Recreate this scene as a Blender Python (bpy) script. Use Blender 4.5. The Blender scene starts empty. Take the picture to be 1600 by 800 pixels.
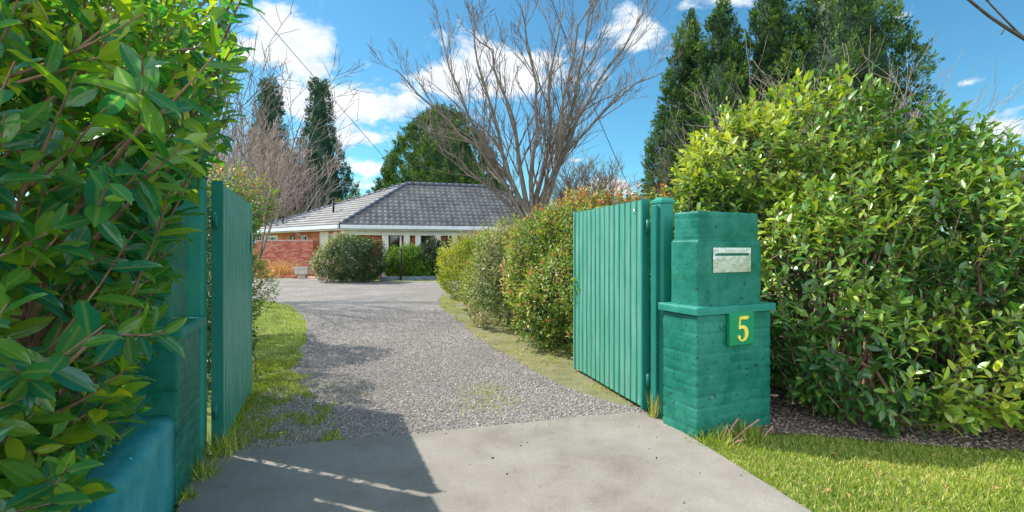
import bpy, math, random
import numpy as np
from mathutils import Vector, noise

random.seed(7)
RNG = np.random.default_rng(7)
PI = math.pi
SC = bpy.context.scene
COL = SC.collection

# ------------------------------------------------------------------ camera
F = 771.0 / 1600.0
cam_d = bpy.data.cameras.new('camera')
cam = bpy.data.objects.new('camera', cam_d)
COL.objects.link(cam)
cam.location = (0, 0, 1.5)
cam.rotation_euler = (math.radians(90), 0, 0)
cam_d.sensor_width = 36
cam_d.lens = 36 * F
cam_d.shift_y = -0.0075
cam_d.clip_start = 0.05
cam_d.clip_end = 3000
SC.camera = cam

# ------------------------------------------------------------------ light
SUN_DIR = Vector((-0.934, 0.358, 0)).normalized()      # towards the sun, level
SUN_EL = math.radians(47)
EXPOSURE = 0.93
SUN_STRENGTH = 3.6
SKY_STRENGTH = 0.097
to_sun = SUN_DIR * math.cos(SUN_EL) + Vector((0, 0, math.sin(SUN_EL)))
sun_d = bpy.data.lights.new('sun', 'SUN')
sun_d.energy = SUN_STRENGTH
sun_d.angle = math.radians(0.5)
sun_d.color = (1.0, 0.95, 0.87)
sun = bpy.data.objects.new('sun', sun_d)
COL.objects.link(sun)
sun.location = (-20, 8, 25)
sun.rotation_euler = to_sun.to_track_quat('Z', 'Y').to_euler()

SC.view_settings.view_transform = 'Standard'
SC.view_settings.look = 'None'
SC.view_settings.exposure = EXPOSURE
SC.view_settings.gamma = 1
SC.view_settings.use_curve_mapping = False
SC.cycles.max_bounces = 8
SC.cycles.transparent_max_bounces = 8

W = bpy.data.worlds.new('World')
SC.world = W
W.use_nodes = True
nt = W.node_tree
nt.nodes.clear()


def node(t, typ, **kw):
    n = t.nodes.new(typ)
    ins = kw.pop('ins', {})
    for k, v in kw.items():
        setattr(n, k, v)
    for k, v in ins.items():
        n.inputs[k].default_value = v
    return n


def pxdir(px, py):
    return Vector(((px - 800) / 771, 1, (388 - py) / 771)).normalized()


def build_world():
    L = nt.links
    sky = node(nt, 'ShaderNodeTexSky', sky_type='NISHITA', sun_disc=False,
               sun_elevation=SUN_EL, sun_rotation=math.atan2(SUN_DIR.x, SUN_DIR.y),
               air_density=1.0, dust_density=0.3, ozone_density=1.6)
    hs = node(nt, 'ShaderNodeMix', data_type='RGBA', blend_type='MULTIPLY')
    hs.inputs[0].default_value = 1.0
    L.new(sky.outputs[0], hs.inputs[6])
    hs.inputs[7].default_value = (0.44, 0.88, 0.95, 1)
    bg = node(nt, 'ShaderNodeBackground', ins={'Strength': SKY_STRENGTH})
    L.new(hs.outputs[2], bg.inputs['Color'])
    tc = node(nt, 'ShaderNodeTexCoord')
    # clouds: soft patches of the sky sphere, broken up by noise
    mp = node(nt, 'ShaderNodeMapping', ins={'Scale': (1, 1, 1.9)})
    L.new(tc.outputs['Generated'], mp.inputs[0])
    ns = node(nt, 'ShaderNodeTexNoise', ins={'Scale': 7.0, 'Detail': 7.0, 'Roughness': 0.62, 'Distortion': 0.25})
    L.new(mp.outputs[0], ns.inputs['Vector'])
    patches = [  # px, py, half width, half height
        (440, 28, 105, 62), (395, 82, 50, 22), (590, 172, 170, 40), (470, 165, 100, 36), (560, 212, 120, 22),
        (575, 262, 60, 22), (560, 290, 70, 22), (790, 105, 120, 42), (700, 130, 60, 30), (1015, 50, 60, 34), (1130, 0, 80, 18),
        (1400, 28, 34, 16), (1590, 205, 50, 40), (960, 296, 60, 16), (150, 60, 130, 90), (250, 150, 60, 40),
        (20, 20, 60, 90), (1510, 130, 22, 10), (900, 250, 30, 8)]
    prev = None
    for px, py, hw, hh in patches:
        c = pxdir(px, py)
        sub = node(nt, 'ShaderNodeVectorMath', operation='SUBTRACT')
        L.new(tc.outputs['Generated'], sub.inputs[0])
        sub.inputs[1].default_value = c
        sc = node(nt, 'ShaderNodeVectorMath', operation='MULTIPLY')
        L.new(sub.outputs[0], sc.inputs[0])
        k = 1 / Vector(((px - 800) / 771, 1, (388 - py) / 771)).length
        ax = 1 / (hw / 771 * k)
        az = 1 / (hh / 771 * k)
        sc.inputs[1].default_value = (ax, ax * 0.8, az)
        ln = node(nt, 'ShaderNodeVectorMath', operation='LENGTH')
        L.new(sc.outputs[0], ln.inputs[0])
        inv = node(nt, 'ShaderNodeMath', operation='SUBTRACT')
        inv.inputs[0].default_value = 1.25
        L.new(ln.outputs['Value'], inv.inputs[1])
        if prev is None:
            prev = inv
        else:
            mx = node(nt, 'ShaderNodeMath', operation='SMOOTH_MAX')
            mx.inputs[2].default_value = 0.22
            L.new(prev.outputs[0], mx.inputs[0])
            L.new(inv.outputs[0], mx.inputs[1])
            prev = mx
    # noise term, with a floor for the sky outside the patches
    a = node(nt, 'ShaderNodeMath', operation='MULTIPLY_ADD')
    L.new(ns.outputs['Fac'], a.inputs[0])
    a.inputs[1].default_value = 4.6
    a.inputs[2].default_value = -2.5
    mxx = node(nt, 'ShaderNodeMath', operation='MAXIMUM')
    L.new(prev.outputs[0], mxx.inputs[0])
    mxx.inputs[1].default_value = -0.9
    # unseen bright cloud added behind the viewer to lift the shade
    sy = node(nt, 'ShaderNodeSeparateXYZ')
    L.new(tc.outputs['Generated'], sy.inputs[0])
    bk = node(nt, 'ShaderNodeMapRange', ins={'From Min': 0.12, 'From Max': -0.35, 'To Min': 0.0, 'To Max': 1.0})
    L.new(sy.outputs[1], bk.inputs['Value'])
    bm_ = node(nt, 'ShaderNodeMath', operation='MULTIPLY', ins={1: 1.5})
    L.new(bk.outputs[0], bm_.inputs[0])
    ad0 = node(nt, 'ShaderNodeMath', operation='ADD')
    L.new(mxx.outputs[0], ad0.inputs[0])
    L.new(bm_.outputs[0], ad0.inputs[1])
    mxx = ad0
    s = node(nt, 'ShaderNodeMath', operation='ADD')
    L.new(a.outputs[0], s.inputs[0])
    L.new(mxx.outputs[0], s.inputs[1])
    mr = node(nt, 'ShaderNodeMapRange', interpolation_type='SMOOTHSTEP')
    L.new(s.outputs[0], mr.inputs['Value'])
    mr.inputs['From Min'].default_value = 0.12
    mr.inputs['From Max'].default_value = 0.85
    ns2 = node(nt, 'ShaderNodeTexNoise', ins={'Scale': 12.0, 'Detail': 6.0, 'Roughness': 0.6})
    L.new(mp.outputs[0], ns2.inputs['Vector'])
    cr = node(nt, 'ShaderNodeValToRGB')
    cr.color_ramp.elements[0].position = 0.3
    cr.color_ramp.elements[0].color = (0.66, 0.74, 0.84, 1)
    cr.color_ramp.elements[1].position = 0.6
    cr.color_ramp.elements[1].color = (0.95, 0.98, 1.0, 1)
    L.new(ns2.outputs['Fac'], cr.inputs[0])
    bc = node(nt, 'ShaderNodeBackground', ins={'Strength': 0.55})
    bs = node(nt, 'ShaderNodeMath', operation='MULTIPLY_ADD', ins={1: 1.7, 2: 0.62})  # cloud behind the viewer made brighter, as added fill light
    L.new(bk.outputs[0], bs.inputs[0])
    L.new(bs.outputs[0], bc.inputs['Strength'])
    L.new(cr.outputs[0], bc.inputs['Color'])
    mix = node(nt, 'ShaderNodeMixShader')
    L.new(mr.outputs[0], mix.inputs[0])
    L.new(bg.outputs[0], mix.inputs[1])
    L.new(bc.outputs[0], mix.inputs[2])
    out = node(nt, 'ShaderNodeOutputWorld')
    L.new(mix.outputs[0], out.inputs[0])


build_world()


# ================================================================== helpers
def new_mat(name):
    m = bpy.data.materials.new(name)
    m.use_nodes = True
    t = m.node_tree
    b = t.nodes['Principled BSDF']
    return m, t, b, t.links


def ramp(t, stops, interp='LINEAR'):
    r = node(t, 'ShaderNodeValToRGB')
    e = r.color_ramp.elements
    while len(e) < len(stops):
        e.new(0.5)
    for i, (p, c) in enumerate(stops):
        e[i].position = p
        e[i].color = (c[0], c[1], c[2], 1)
    r.color_ramp.interpolation = interp
    return r


def mat_noise(name, c1, c2, scale=8, rough=0.8, bump=0.0, detail=6, bscale=None, spec=0.3, dist=0.01):
    m, t, b, L = new_mat(name)
    tc = node(t, 'ShaderNodeTexCoord')
    n = node(t, 'ShaderNodeTexNoise', ins={'Scale': scale, 'Detail': detail, 'Roughness': 0.6})
    L.new(tc.outputs['Object'], n.inputs['Vector'])
    r = ramp(t, [(0.32, c1), (0.68, c2)])
    L.new(n.outputs['Fac'], r.inputs[0])
    L.new(r.outputs[0], b.inputs['Base Color'])
    b.inputs['Roughness'].default_value = rough
    b.inputs['Specular IOR Level'].default_value = spec
    if bump:
        n2 = node(t, 'ShaderNodeTexNoise', ins={'Scale': bscale or scale * 4, 'Detail': 4.0})
        L.new(tc.outputs['Object'], n2.inputs['Vector'])
        bp = node(t, 'ShaderNodeBump', ins={'Strength': bump, 'Distance': dist})
        L.new(n2.outputs['Fac'], bp.inputs['Height'])
        L.new(bp.outputs[0], b.inputs['Normal'])
    return m


def mat_leaf(name, stops, trans=0.3, rough=0.4, vein=0.0, tboost=1.6, spec=0.4):
    m, t, b, L = new_mat(name)
    at = node(t, 'ShaderNodeAttribute', attribute_name='tint')
    r = ramp(t, stops)
    L.new(at.outputs['Fac'], r.inputs[0])
    col = r.outputs[0]
    if vein:
        uv = node(t, 'ShaderNodeUVMap')
        sx = node(t, 'ShaderNodeSeparateXYZ')
        L.new(uv.outputs[0], sx.inputs[0])
        ab = node(t, 'ShaderNodeMath', operation='ABSOLUTE')
        L.new(sx.outputs[1], ab.inputs[0])
        mr = node(t, 'ShaderNodeMapRange', ins={'From Min': 0.03, 'From Max': 0.12, 'To Min': vein, 'To Max': 0.0})
        L.new(ab.outputs[0], mr.inputs['Value'])
        wv = node(t, 'ShaderNodeTexWave', ins={'Scale': 3.5, 'Distortion': 0.6})
        mpn = node(t, 'ShaderNodeMapping')
        mpn.inputs['Rotation'].default_value = (0, 0, 0.0)
        cmb = node(t, 'ShaderNodeCombineXYZ')
        sub = node(t, 'ShaderNodeMath', operation='MULTIPLY_ADD')
        L.new(ab.outputs[0], sub.inputs[0])
        sub.inputs[1].default_value = -0.35
        L.new(sx.outputs[0], sub.inputs[2])
        L.new(sub.outputs[0], cmb.inputs[0])
        L.new(cmb.outputs[0], wv.inputs['Vector'])
        mr2 = node(t, 'ShaderNodeMapRange', ins={'From Min': 0.8, 'From Max': 1.0, 'To Min': 0.0, 'To Max': vein * 0.12})
        L.new(wv.outputs['Fac'], mr2.inputs['Value'])
        add = node(t, 'ShaderNodeMath', operation='MAXIMUM')
        L.new(mr.outputs[0], add.inputs[0])
        L.new(mr2.outputs[0], add.inputs[1])
        mx = node(t, 'ShaderNodeMix', data_type='RGBA')
        L.new(add.outputs[0], mx.inputs[0])
        L.new(col, mx.inputs[6])
        mx.inputs[7].default_value = (0.36, 0.42, 0.12, 1)
        col = mx.outputs[2]
        bp = node(t, 'ShaderNodeBump', ins={'Strength': 0.5, 'Distance': 0.002})
        bp.invert = True
        L.new(add.outputs[0], bp.inputs['Height'])
        L.new(bp.outputs[0], b.inputs['Normal'])
    L.new(col, b.inputs['Base Color'])
    b.inputs['Roughness'].default_value = rough
    b.inputs['Specular IOR Level'].default_value = spec
    if trans:
        g = node(t, 'ShaderNodeMix', data_type='RGBA', blend_type='MULTIPLY')
        g.inputs[0].default_value = 1.0
        L.new(col, g.inputs[6])
        g.inputs[7].default_value = (tboost * 1.3, tboost * 1.15, tboost * 0.25, 1)
        tr = node(t, 'ShaderNodeBsdfTranslucent')
        L.new(g.outputs[2], tr.inputs['Color'])
        mix = node(t, 'ShaderNodeMixShader')
        mix.inputs[0].default_value = trans
        L.new(b.outputs[0], mix.inputs[1])
        L.new(tr.outputs[0], mix.inputs[2])
        L.new(mix.outputs[0], t.nodes['Material Output'].inputs['Surface'])
    return m


def mat_bark(name, c1, c2, scale=12):
    m, t, b, L = new_mat(name)
    tc = node(t, 'ShaderNodeTexCoord')
    mp = node(t, 'ShaderNodeMapping', ins={'Scale': (1, 1, 0.35)})
    L.new(tc.outputs['Object'], mp.inputs[0])
    n = node(t, 'ShaderNodeTexNoise', ins={'Scale': scale, 'Detail': 6.0, 'Roughness': 0.7})
    L.new(mp.outputs[0], n.inputs['Vector'])
    r = ramp(t, [(0.35, c1), (0.65, c2)])
    L.new(n.outputs['Fac'], r.inputs[0])
    L.new(r.outputs[0], b.inputs['Base Color'])
    b.inputs['Roughness'].default_value = 0.85
    bp = node(t, 'ShaderNodeBump', ins={'Strength': 0.6, 'Distance': 0.01})
    L.new(n.outputs['Fac'], bp.inputs['Height'])
    L.new(bp.outputs[0], b.inputs['Normal'])
    return m


def mesh_np(name, V, faces, mat, parent=None, tint=None, uv=None, smooth=False):
    """V (n,3); faces: list of arrays (m,k)"""
    me = bpy.data.meshes.new(name)
    V = np.asarray(V, dtype=np.float32)
    me.vertices.add(len(V))
    me.vertices.foreach_set('co', V.ravel())
    faces = [np.asarray(f, dtype=np.int32) for f in faces if len(f)]
    loops = np.concatenate([f.ravel() for f in faces])
    tot = np.concatenate([np.full(len(f), f.shape[1], dtype=np.int32) for f in faces])
    start = np.concatenate([[0], np.cumsum(tot)[:-1]]).astype(np.int32)
    me.loops.add(len(loops))
    me.loops.foreach_set('vertex_index', loops)
    me.polygons.add(len(tot))
    me.polygons.foreach_set('loop_start', start)
    me.polygons.foreach_set('loop_total', tot)
    if smooth:
        me.polygons.foreach_set('use_smooth', np.ones(len(tot), dtype=bool))
    if uv is not None:
        ul = me.uv_layers.new(name='UVMap')
        ul.data.foreach_set('uv', np.asarray(uv, dtype=np.float32)[loops].ravel())
    if tint is not None:
        a = me.attributes.new('tint', 'FLOAT', 'POINT')
        a.data.foreach_set('value', np.asarray(tint, dtype=np.float32))
    me.update(calc_edges=True)
    me.materials.append(mat)
    o = bpy.data.objects.new(name, me)
    COL.objects.link(o)
    if parent:
        o.parent = parent
        o.matrix_parent_inverse = parent.matrix_basis.inverted()
    return o


def tag(o, label=None, cat=None, group=None, kind=None):
    if label:
        o['label'] = label
    if cat:
        o['category'] = cat
    if group:
        o['group'] = group
    if kind:
        o['kind'] = kind
    return o


def empty(name, loc, label, cat, group=None):
    o = bpy.data.objects.new(name, None)
    COL.objects.link(o)
    o.location = loc
    o.empty_display_size = 0.2
    return tag(o, label, cat, group)


class MB:
    """collects polygons with metric UVs per face"""
    def __init__(s):
        s.v = []
        s.f = []
        s.uv = []
        s.sm = []

    def face(s, pts, uvs=None, smooth=False):
        i = len(s.v)
        pts = [Vector(p) for p in pts]
        s.v += pts
        s.f.append(list(range(i, i + len(pts))))
        s.sm.append(smooth)
        if uvs is None:
            n = (pts[1] - pts[0]).cross(pts[2] - pts[1])
            if n.length < 1e-12 and len(pts) > 3:
                n = (pts[2] - pts[1]).cross(pts[3] - pts[2])
            n = n.normalized() if n.length > 0 else Vector((0, 0, 1))
            if abs(n.z) > 0.8:
                uvs = [(p.x, p.y) for p in pts]
            else:
                t = Vector((-n.y, n.x, 0)).normalized()
                uvs = [(p.dot(t), p.z) for p in pts]
        s.uv += uvs

    def box(s, o, ax, ay, az, sx, sy, sz, bev=0.0):
        """o = corner, ax..az unit axes, sizes; optional chamfer of vertical and top edges"""
        o = Vector(o)
        ax, ay, az = Vector(ax), Vector(ay), Vector(az)
        if bev <= 0:
            c = [o + ax * (sx * i) + ay * (sy * j) + az * (sz * k) for k in (0, 1) for j in (0, 1) for i in (0, 1)]
            for q in ((0, 2, 3, 1), (4, 5, 7, 6), (0, 1, 5, 4), (1, 3, 7, 5), (3, 2, 6, 7), (2, 0, 4, 6)):
                s.face([c[i] for i in q])
            return
        b = bev
        def ring(z, inset):
            r = []
            i0 = inset
            for (x, y) in ((i0 + b, i0), (sx - i0 - b, i0), (sx - i0, i0 + b), (sx - i0, sy - i0 - b),
                           (sx - i0 - b, sy - i0), (i0 + b, sy - i0), (i0, sy - i0 - b), (i0, i0 + b)):
                r.append(o + ax * x + ay * y + az * z)
            return r
        R = [ring(0, b * .6), ring(b, 0), ring(sz - b, 0), ring(sz, b * .6)]
        for k in range(3):
            for i in range(8):
                j = (i + 1) % 8
                s.face([R[k][i], R[k][j], R[k + 1][j], R[k + 1][i]])
        s.face(R[3])
        s.face(list(reversed(R[0])))

    def prism(s, poly, z0, z1):
        """poly = list of (x,y) counter-clockwise"""
        n = len(poly)
        for i in range(n):
            a, b = poly[i], poly[(i + 1) % n]
            s.face([(a[0], a[1], z0), (b[0], b[1], z0), (b[0], b[1], z1), (a[0], a[1], z1)])
        s.face([(p[0], p[1], z1) for p in poly])
        s.face([(p[0], p[1], z0) for p in reversed(poly)])

    def tube(s, pts, radii, sides=8, cap=True):
        pts = [Vector(p) for p in pts]
        rings = []
        for i, p in enumerate(pts):
            a = pts[max(i - 1, 0)]
            b = pts[min(i + 1, len(pts) - 1)]
            t = (b - a).normalized()
            ref = Vector((0, 0, 1)) if abs(t.z) < 0.9 else Vector((1, 0, 0))
            e1 = t.cross(ref).normalized()
            e2 = t.cross(e1)
            r = radii[i] if hasattr(radii, '__len__') else radii
            rings.append([p + (e1 * math.cos(2 * PI * k / sides) + e2 * math.sin(2 * PI * k / sides)) * r for k in range(sides)])
        for i in range(len(rings) - 1):
            for k in range(sides):
                j = (k + 1) % sides
                s.face([rings[i][k], rings[i + 1][k], rings[i + 1][j], rings[i][j]], smooth=True)
        if cap:
            s.face(rings[0])
            s.face(list(reversed(rings[-1])))

    def build(s, name, mat, parent=None):
        me = bpy.data.meshes.new(name)
        me.from_pydata([tuple(v) for v in s.v], [], s.f)
        ul = me.uv_layers.new(name='UVMap')
        ul.data.foreach_set('uv', np.array(s.uv, dtype=np.float32).ravel())
        me.polygons.foreach_set('use_smooth', np.array(s.sm, dtype=bool))
        me.materials.append(mat)
        me.update()
        if any(s.sm):
            import bmesh
            bm = bmesh.new()
            bm.from_mesh(me)
            bmesh.ops.remove_doubles(bm, verts=bm.verts, dist=1e-5)
            bm.to_mesh(me)
            bm.free()
        o = bpy.data.objects.new(name, me)
        COL.objects.link(o)
        if parent:
            o.parent = parent
            o.matrix_parent_inverse = parent.matrix_basis.inverted()
        return o


def nrm(a):
    return a / np.maximum(np.linalg.norm(a, axis=-1, keepdims=True), 1e-9)


class Cloud:
    """big numpy geometry: leaves, blades, tubes"""
    def __init__(s):
        s.V = []
        s.F = {}
        s.T = []
        s.U = []
        s.n = 0

    def add(s, V, faces, tint, uv=None):
        """V (N,k,3), faces = list of index tuples within k"""
        N, k, _ = V.shape
        off = s.n + np.arange(N)[:, None] * k
        for f in faces:
            s.F.setdefault(len(f), []).append(off + np.array(f)[None, :])
        s.V.append(V.reshape(-1, 3))
        s.T.append(np.repeat(tint, k) if tint.ndim == 1 else tint.ravel())
        s.U.append(np.tile(uv, (N, 1)) if uv is not None else np.zeros((N * k, 2)))
        s.n += N * k

    def leaves(s, P, A, Nn, L, Wd, tint, kind='laurel', curl=0.12):
        """P base, A axis, Nn normal"""
        A = nrm(A)
        Nn = nrm(Nn - (Nn * A).sum(-1, keepdims=True) * A)
        S = np.cross(A, Nn)
        if kind == 'laurel':
            cl = curl
            tpl = np.array([(0, 0, 0), (.22, -.38, .03), (.22, 0, -.01), (.22, .38, .03),
                            (.55, -.50, .04 - cl * .3), (.55, 0, -.02 - cl * .3), (.55, .50, .04 - cl * .3),
                            (.83, -.30, .02 - cl * .8), (.83, 0, -.02 - cl * .8), (.83, .30, .02 - cl * .8), (1, 0, -cl * 1.2)])
            fc = [(0, 1, 2), (0, 2, 3), (1, 4, 5, 2), (2, 5, 6, 3), (4, 7, 8, 5), (5, 8, 9, 6), (7, 10, 8), (8, 10, 9)]
        elif kind == 'laurel_near':
            cl = curl
            st_ = [(.10, .17), (.26, .40), (.46, .50), (.66, .46), (.84, .27), (.94, .11)]
            rows = [(0, 0, 0)]
            for i_, (x_, w_) in enumerate(st_):
                z_ = -cl * 1.3 * x_ ** 2
                rip = .012 * (1 if i_ % 2 else -1)
                rows += [(x_, -w_, z_ + .05 + rip), (x_, -w_ * .5, z_ + .03), (x_, 0, z_ - .01), (x_, w_ * .5, z_ + .03), (x_, w_, z_ + .05 - rip)]
            rows.append((1, 0, -cl * 1.4))
            tpl = np.array(rows)
            fc = [(0, 1, 2), (0, 2, 3), (0, 3, 4), (0, 4, 5)]
            for i_ in range(len(st_) - 1):
                for j_ in range(4):
                    a0 = 1 + i_ * 5 + j_
                    fc.append((a0, a0 + 5, a0 + 6, a0 + 1))
            l0 = 1 + (len(st_) - 1) * 5
            fc += [(l0 + j_, len(rows) - 1, l0 + j_ + 1) for j_ in range(4)]
        elif kind == 'small':
            tpl = np.array([(0, 0, 0), (.5, -.5, .08), (.5, .5, .08), (1, 0, -.1)])
            fc = [(0, 1, 3), (0, 3, 2)]
        elif kind == 'blade':
            tpl = np.array([(0, -.5, 0), (0, .5, 0), (.6, -.35, .1), (.6, .35, .1), (1, 0, -.02)])
            fc = [(0, 2, 3, 1), (2, 4, 3)]
        V = (P[:, None, :] + A[:, None, :] * (tpl[None, :, 0:1] * L[:, None, None])
             + S[:, None, :] * (tpl[None, :, 1:2] * Wd[:, None, None])
             + Nn[:, None, :] * (tpl[None, :, 2:3] * L[:, None, None]))
        s.add(V, fc, tint, uv=tpl[:, :2])

    def tubes(s, PT, R, sides=4, tint=None):
        """PT (N,K,3), R (N,K)"""
        N, K, _ = PT.shape
        if N == 0:
            return
        T = np.empty_like(PT)
        T[:, 1:-1] = PT[:, 2:] - PT[:, :-2]
        T[:, 0] = PT[:, 1] - PT[:, 0]
        T[:, -1] = PT[:, -1] - PT[:, -2]
        T = nrm(T)
        ref = np.zeros_like(T)
        mean = nrm(PT[:, -1] - PT[:, 0])
        usez = np.abs(mean[:, 2]) < 0.7
        ref[usez, :, 2] = 1
        ref[~usez, :, 0] = 1
        e1 = nrm(np.cross(T, ref))
        e2 = np.cross(T, e1)
        ang = 2 * PI * np.arange(sides) / sides
        V = (PT[:, :, None, :] + R[:, :, None, None] * (e1[:, :, None, :] * np.cos(ang)[None, None, :, None]
                                                        + e2[:, :, None, :] * np.sin(ang)[None, None, :, None]))
        V = V.reshape(N, K * sides, 3)
        fc = []
        for i in range(K - 1):
            for k in range(sides):
                j = (k + 1) % sides
                fc.append((i * sides + k, (i + 1) * sides + k, (i + 1) * sides + j, i * sides + j))
        s.add(V, fc, np.zeros(N) if tint is None else tint)

    def build(s, name, mat, parent=None, smooth=True):
        return mesh_np(name, np.concatenate(s.V), [np.concatenate(v) for v in s.F.values()], mat, parent,
                       tint=np.concatenate(s.T), uv=np.concatenate(s.U), smooth=smooth)


def at(px, Y, z=None, py=None):
    """a point of the place at depth Y seen in column px"""
    if z is None:
        z = 1.5 + (388 - py) * Y / 771
    return Vector(((px - 800) * Y / 771, Y, z))


def on_line(px, p, d):
    k = (px - 800) / 771
    t = (k * p[1] - p[0]) / (d[0] - k * d[1])
    return Vector((p[0] + d[0] * t, p[1] + d[1] * t, 0)), t


def rot(d, deg):
    a = math.radians(deg)
    return Vector((d.x * math.cos(a) - d.y * math.sin(a), d.x * math.sin(a) + d.y * math.cos(a), 0))


def rand_unit(n):
    return nrm(RNG.normal(size=(n, 3)))


def vnoise(P, scale, seed=0.0):
    return np.array([noise.noise(Vector((p[0] * scale + seed, p[1] * scale - seed, p[2] * scale + 2 * seed))) for p in P])


# ================================================================== materials
def mat_green(name, base, fade, brick=False, rough=0.5, chips=0.0):
    m, t, b, L = new_mat(name)
    tc = node(t, 'ShaderNodeTexCoord')
    n = node(t, 'ShaderNodeTexNoise', ins={'Scale': 3.5, 'Detail': 8.0, 'Roughness': 0.65})
    L.new(tc.outputs['Object'], n.inputs['Vector'])
    r = ramp(t, [(0.35, base), (0.7, fade)])
    L.new(n.outputs['Fac'], r.inputs[0])
    col = r.outputs[0]
    b.inputs['Roughness'].default_value = rough
    b.inputs['Specular IOR Level'].default_value = 0.25
    n2 = node(t, 'ShaderNodeTexNoise', ins={'Scale': 45.0, 'Detail': 5.0, 'Roughness': 0.7})
    L.new(tc.outputs['Object'], n2.inputs['Vector'])
    if brick:
        br = node(t, 'ShaderNodeTexBrick', ins={'Scale': 1.0, 'Mortar Size': 0.007, 'Mortar Smooth': 0.5, 'Brick Width': 0.24, 'Row Height': 0.083,
                                               'Color1': (1, 1, 1, 1), 'Color2': (.8, .8, .8, 1), 'Mortar': (0, 0, 0, 1)})
        uv = node(t, 'ShaderNodeUVMap')
        # wobble the joints a little
        dm = node(t, 'ShaderNodeVectorMath', operation='MULTIPLY_ADD')
        L.new(n2.outputs['Color'], dm.inputs[0])
        dm.inputs[1].default_value = (0.03, 0.03, 0)
        L.new(uv.outputs[0], dm.inputs[2])
        L.new(dm.outputs[0], br.inputs['Vector'])
        b2 = node(t, 'ShaderNodeBump', ins={'Strength': 0.5, 'Distance': 0.006})
        L.new(n2.outputs['Fac'], b2.inputs['Height'])
        L.new(b2.outputs[0], b.inputs['Normal'])
        # paint thin along the joints and chipped
        vr = node(t, 'ShaderNodeTexNoise', ins={'Scale': 26.0, 'Detail': 3.0, 'Roughness': 0.5})
        L.new(tc.outputs['Object'], vr.inputs['Vector'])
        gt = node(t, 'ShaderNodeMapRange', ins={'From Min': 0.655, 'From Max': 0.69})
        L.new(vr.outputs['Fac'], gt.inputs['Value'])
        mx = node(t, 'ShaderNodeMix', data_type='RGBA')
        L.new(gt.outputs[0], mx.inputs[0])
        L.new(col, mx.inputs[6])
        mx.inputs[7].default_value = (0.03, 0.045, 0.04, 1)
        col = mx.outputs[2]
    else:
        b2 = node(t, 'ShaderNodeBump', ins={'Strength': 0.18 if chips else 0.45, 'Distance': 0.003 if chips else 0.006})
        L.new(n2.outputs['Fac'], b2.inputs['Height'])
        L.new(b2.outputs[0], b.inputs['Normal'])
        if chips:
            # dust thrown up along the foot of the sheet
            sep = node(t, 'ShaderNodeSeparateXYZ')
            L.new(tc.outputs['Object'], sep.inputs[0])
            st = node(t, 'ShaderNodeTexNoise', ins={'Scale': 30.0, 'Detail': 4.0})
            mp = node(t, 'ShaderNodeMapping', ins={'Scale': (1, 1, 0.06)})
            L.new(tc.outputs['Object'], mp.inputs[0])
            L.new(mp.outputs[0], st.inputs['Vector'])
            mr = node(t, 'ShaderNodeMapRange', ins={'From Min': 0.45, 'From Max': 0.75, 'To Min': 0.0, 'To Max': chips})
            L.new(st.outputs['Fac'], mr.inputs['Value'])
            mx = node(t, 'ShaderNodeMix', data_type='RGBA')
            L.new(mr.outputs[0], mx.inputs[0])
            L.new(col, mx.inputs[6])
            mx.inputs[7].default_value = (0.26, 0.44, 0.37, 1)
            col = mx.outputs[2]
    L.new(col, b.inputs['Base Color'])
    return m


def mat_brick(name, c1, c2, c3, mortar):
    m, t, b, L = new_mat(name)
    uv = node(t, 'ShaderNodeUVMap')
    br = node(t, 'ShaderNodeTexBrick', ins={'Scale': 1.0, 'Mortar Size': 0.008, 'Mortar Smooth': 0.2, 'Bias': 0.0, 'Brick Width': 0.24,
                                           'Row Height': 0.086, 'Color1': (0, 0, 0, 1), 'Color2': (1, 1, 1, 1), 'Mortar': (0, 0, 0, 1)})
    L.new(uv.outputs[0], br.inputs['Vector'])
    r = ramp(t, [(0.1, c1), (0.5, c2), (0.92, c3)])
    L.new(br.outputs['Color'], r.inputs[0])
    mx = node(t, 'ShaderNodeMix', data_type='RGBA')
    L.new(br.outputs['Fac'], mx.inputs[0])
    L.new(r.outputs[0], mx.inputs[6])
    mx.inputs[7].default_value = (*mortar, 1)
    L.new(mx.outputs[2], b.inputs['Base Color'])
    b.inputs['Roughness'].default_value = 0.9
    bp = node(t, 'ShaderNodeBump', ins={'Strength': 0.7, 'Distance': 0.01})
    bp.invert = True
    L.new(br.outputs['Fac'], bp.inputs['Height'])
    L.new(bp.outputs[0], b.inputs['Normal'])
    return m


M = {}
M['pillar'] = mat_green('painted_brick', (0.002, 0.125, 0.08), (0.035, 0.235, 0.17), brick=True, rough=0.42)
M['render'] = mat_green('painted_render', (0.008, 0.27, 0.28), (0.12, 0.46, 0.46), rough=0.45)
M['cap'] = mat_green('painted_cap', (0.01, 0.19, 0.13), (0.035, 0.25, 0.19), rough=0.5)
M['gate'] = mat_green('gate_sheet_paint', (0.055, 0.27, 0.19), (0.09, 0.32, 0.235), rough=0.4, chips=0.6)
M['gateframe'] = mat_green('gate_frame_paint', (0.012, 0.17, 0.13), (0.02, 0.2, 0.155), rough=0.4)
M['post'] = mat_green('post_paint', (0.02, 0.22, 0.16), (0.04, 0.27, 0.2), rough=0.4)
M['plate'] = mat_green('number_plate_green', (0.01, 0.24, 0.10), (0.015, 0.27, 0.12), rough=0.35)
M['gold'] = mat_noise('number_gold', (0.8, 0.62, 0.06), (0.95, 0.82, 0.2), 20, 0.35)
M['brick'] = mat_brick('house_brick', (0.45, 0.09, 0.03), (0.6, 0.15, 0.055), (0.66, 0.24, 0.11), (0.42, 0.28, 0.2))
M['courtbrick'] = mat_brick('court_brick', (0.36, 0.06, 0.035), (0.5, 0.11, 0.06), (0.5, 0.22, 0.16), (0.32, 0.2, 0.16))
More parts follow.
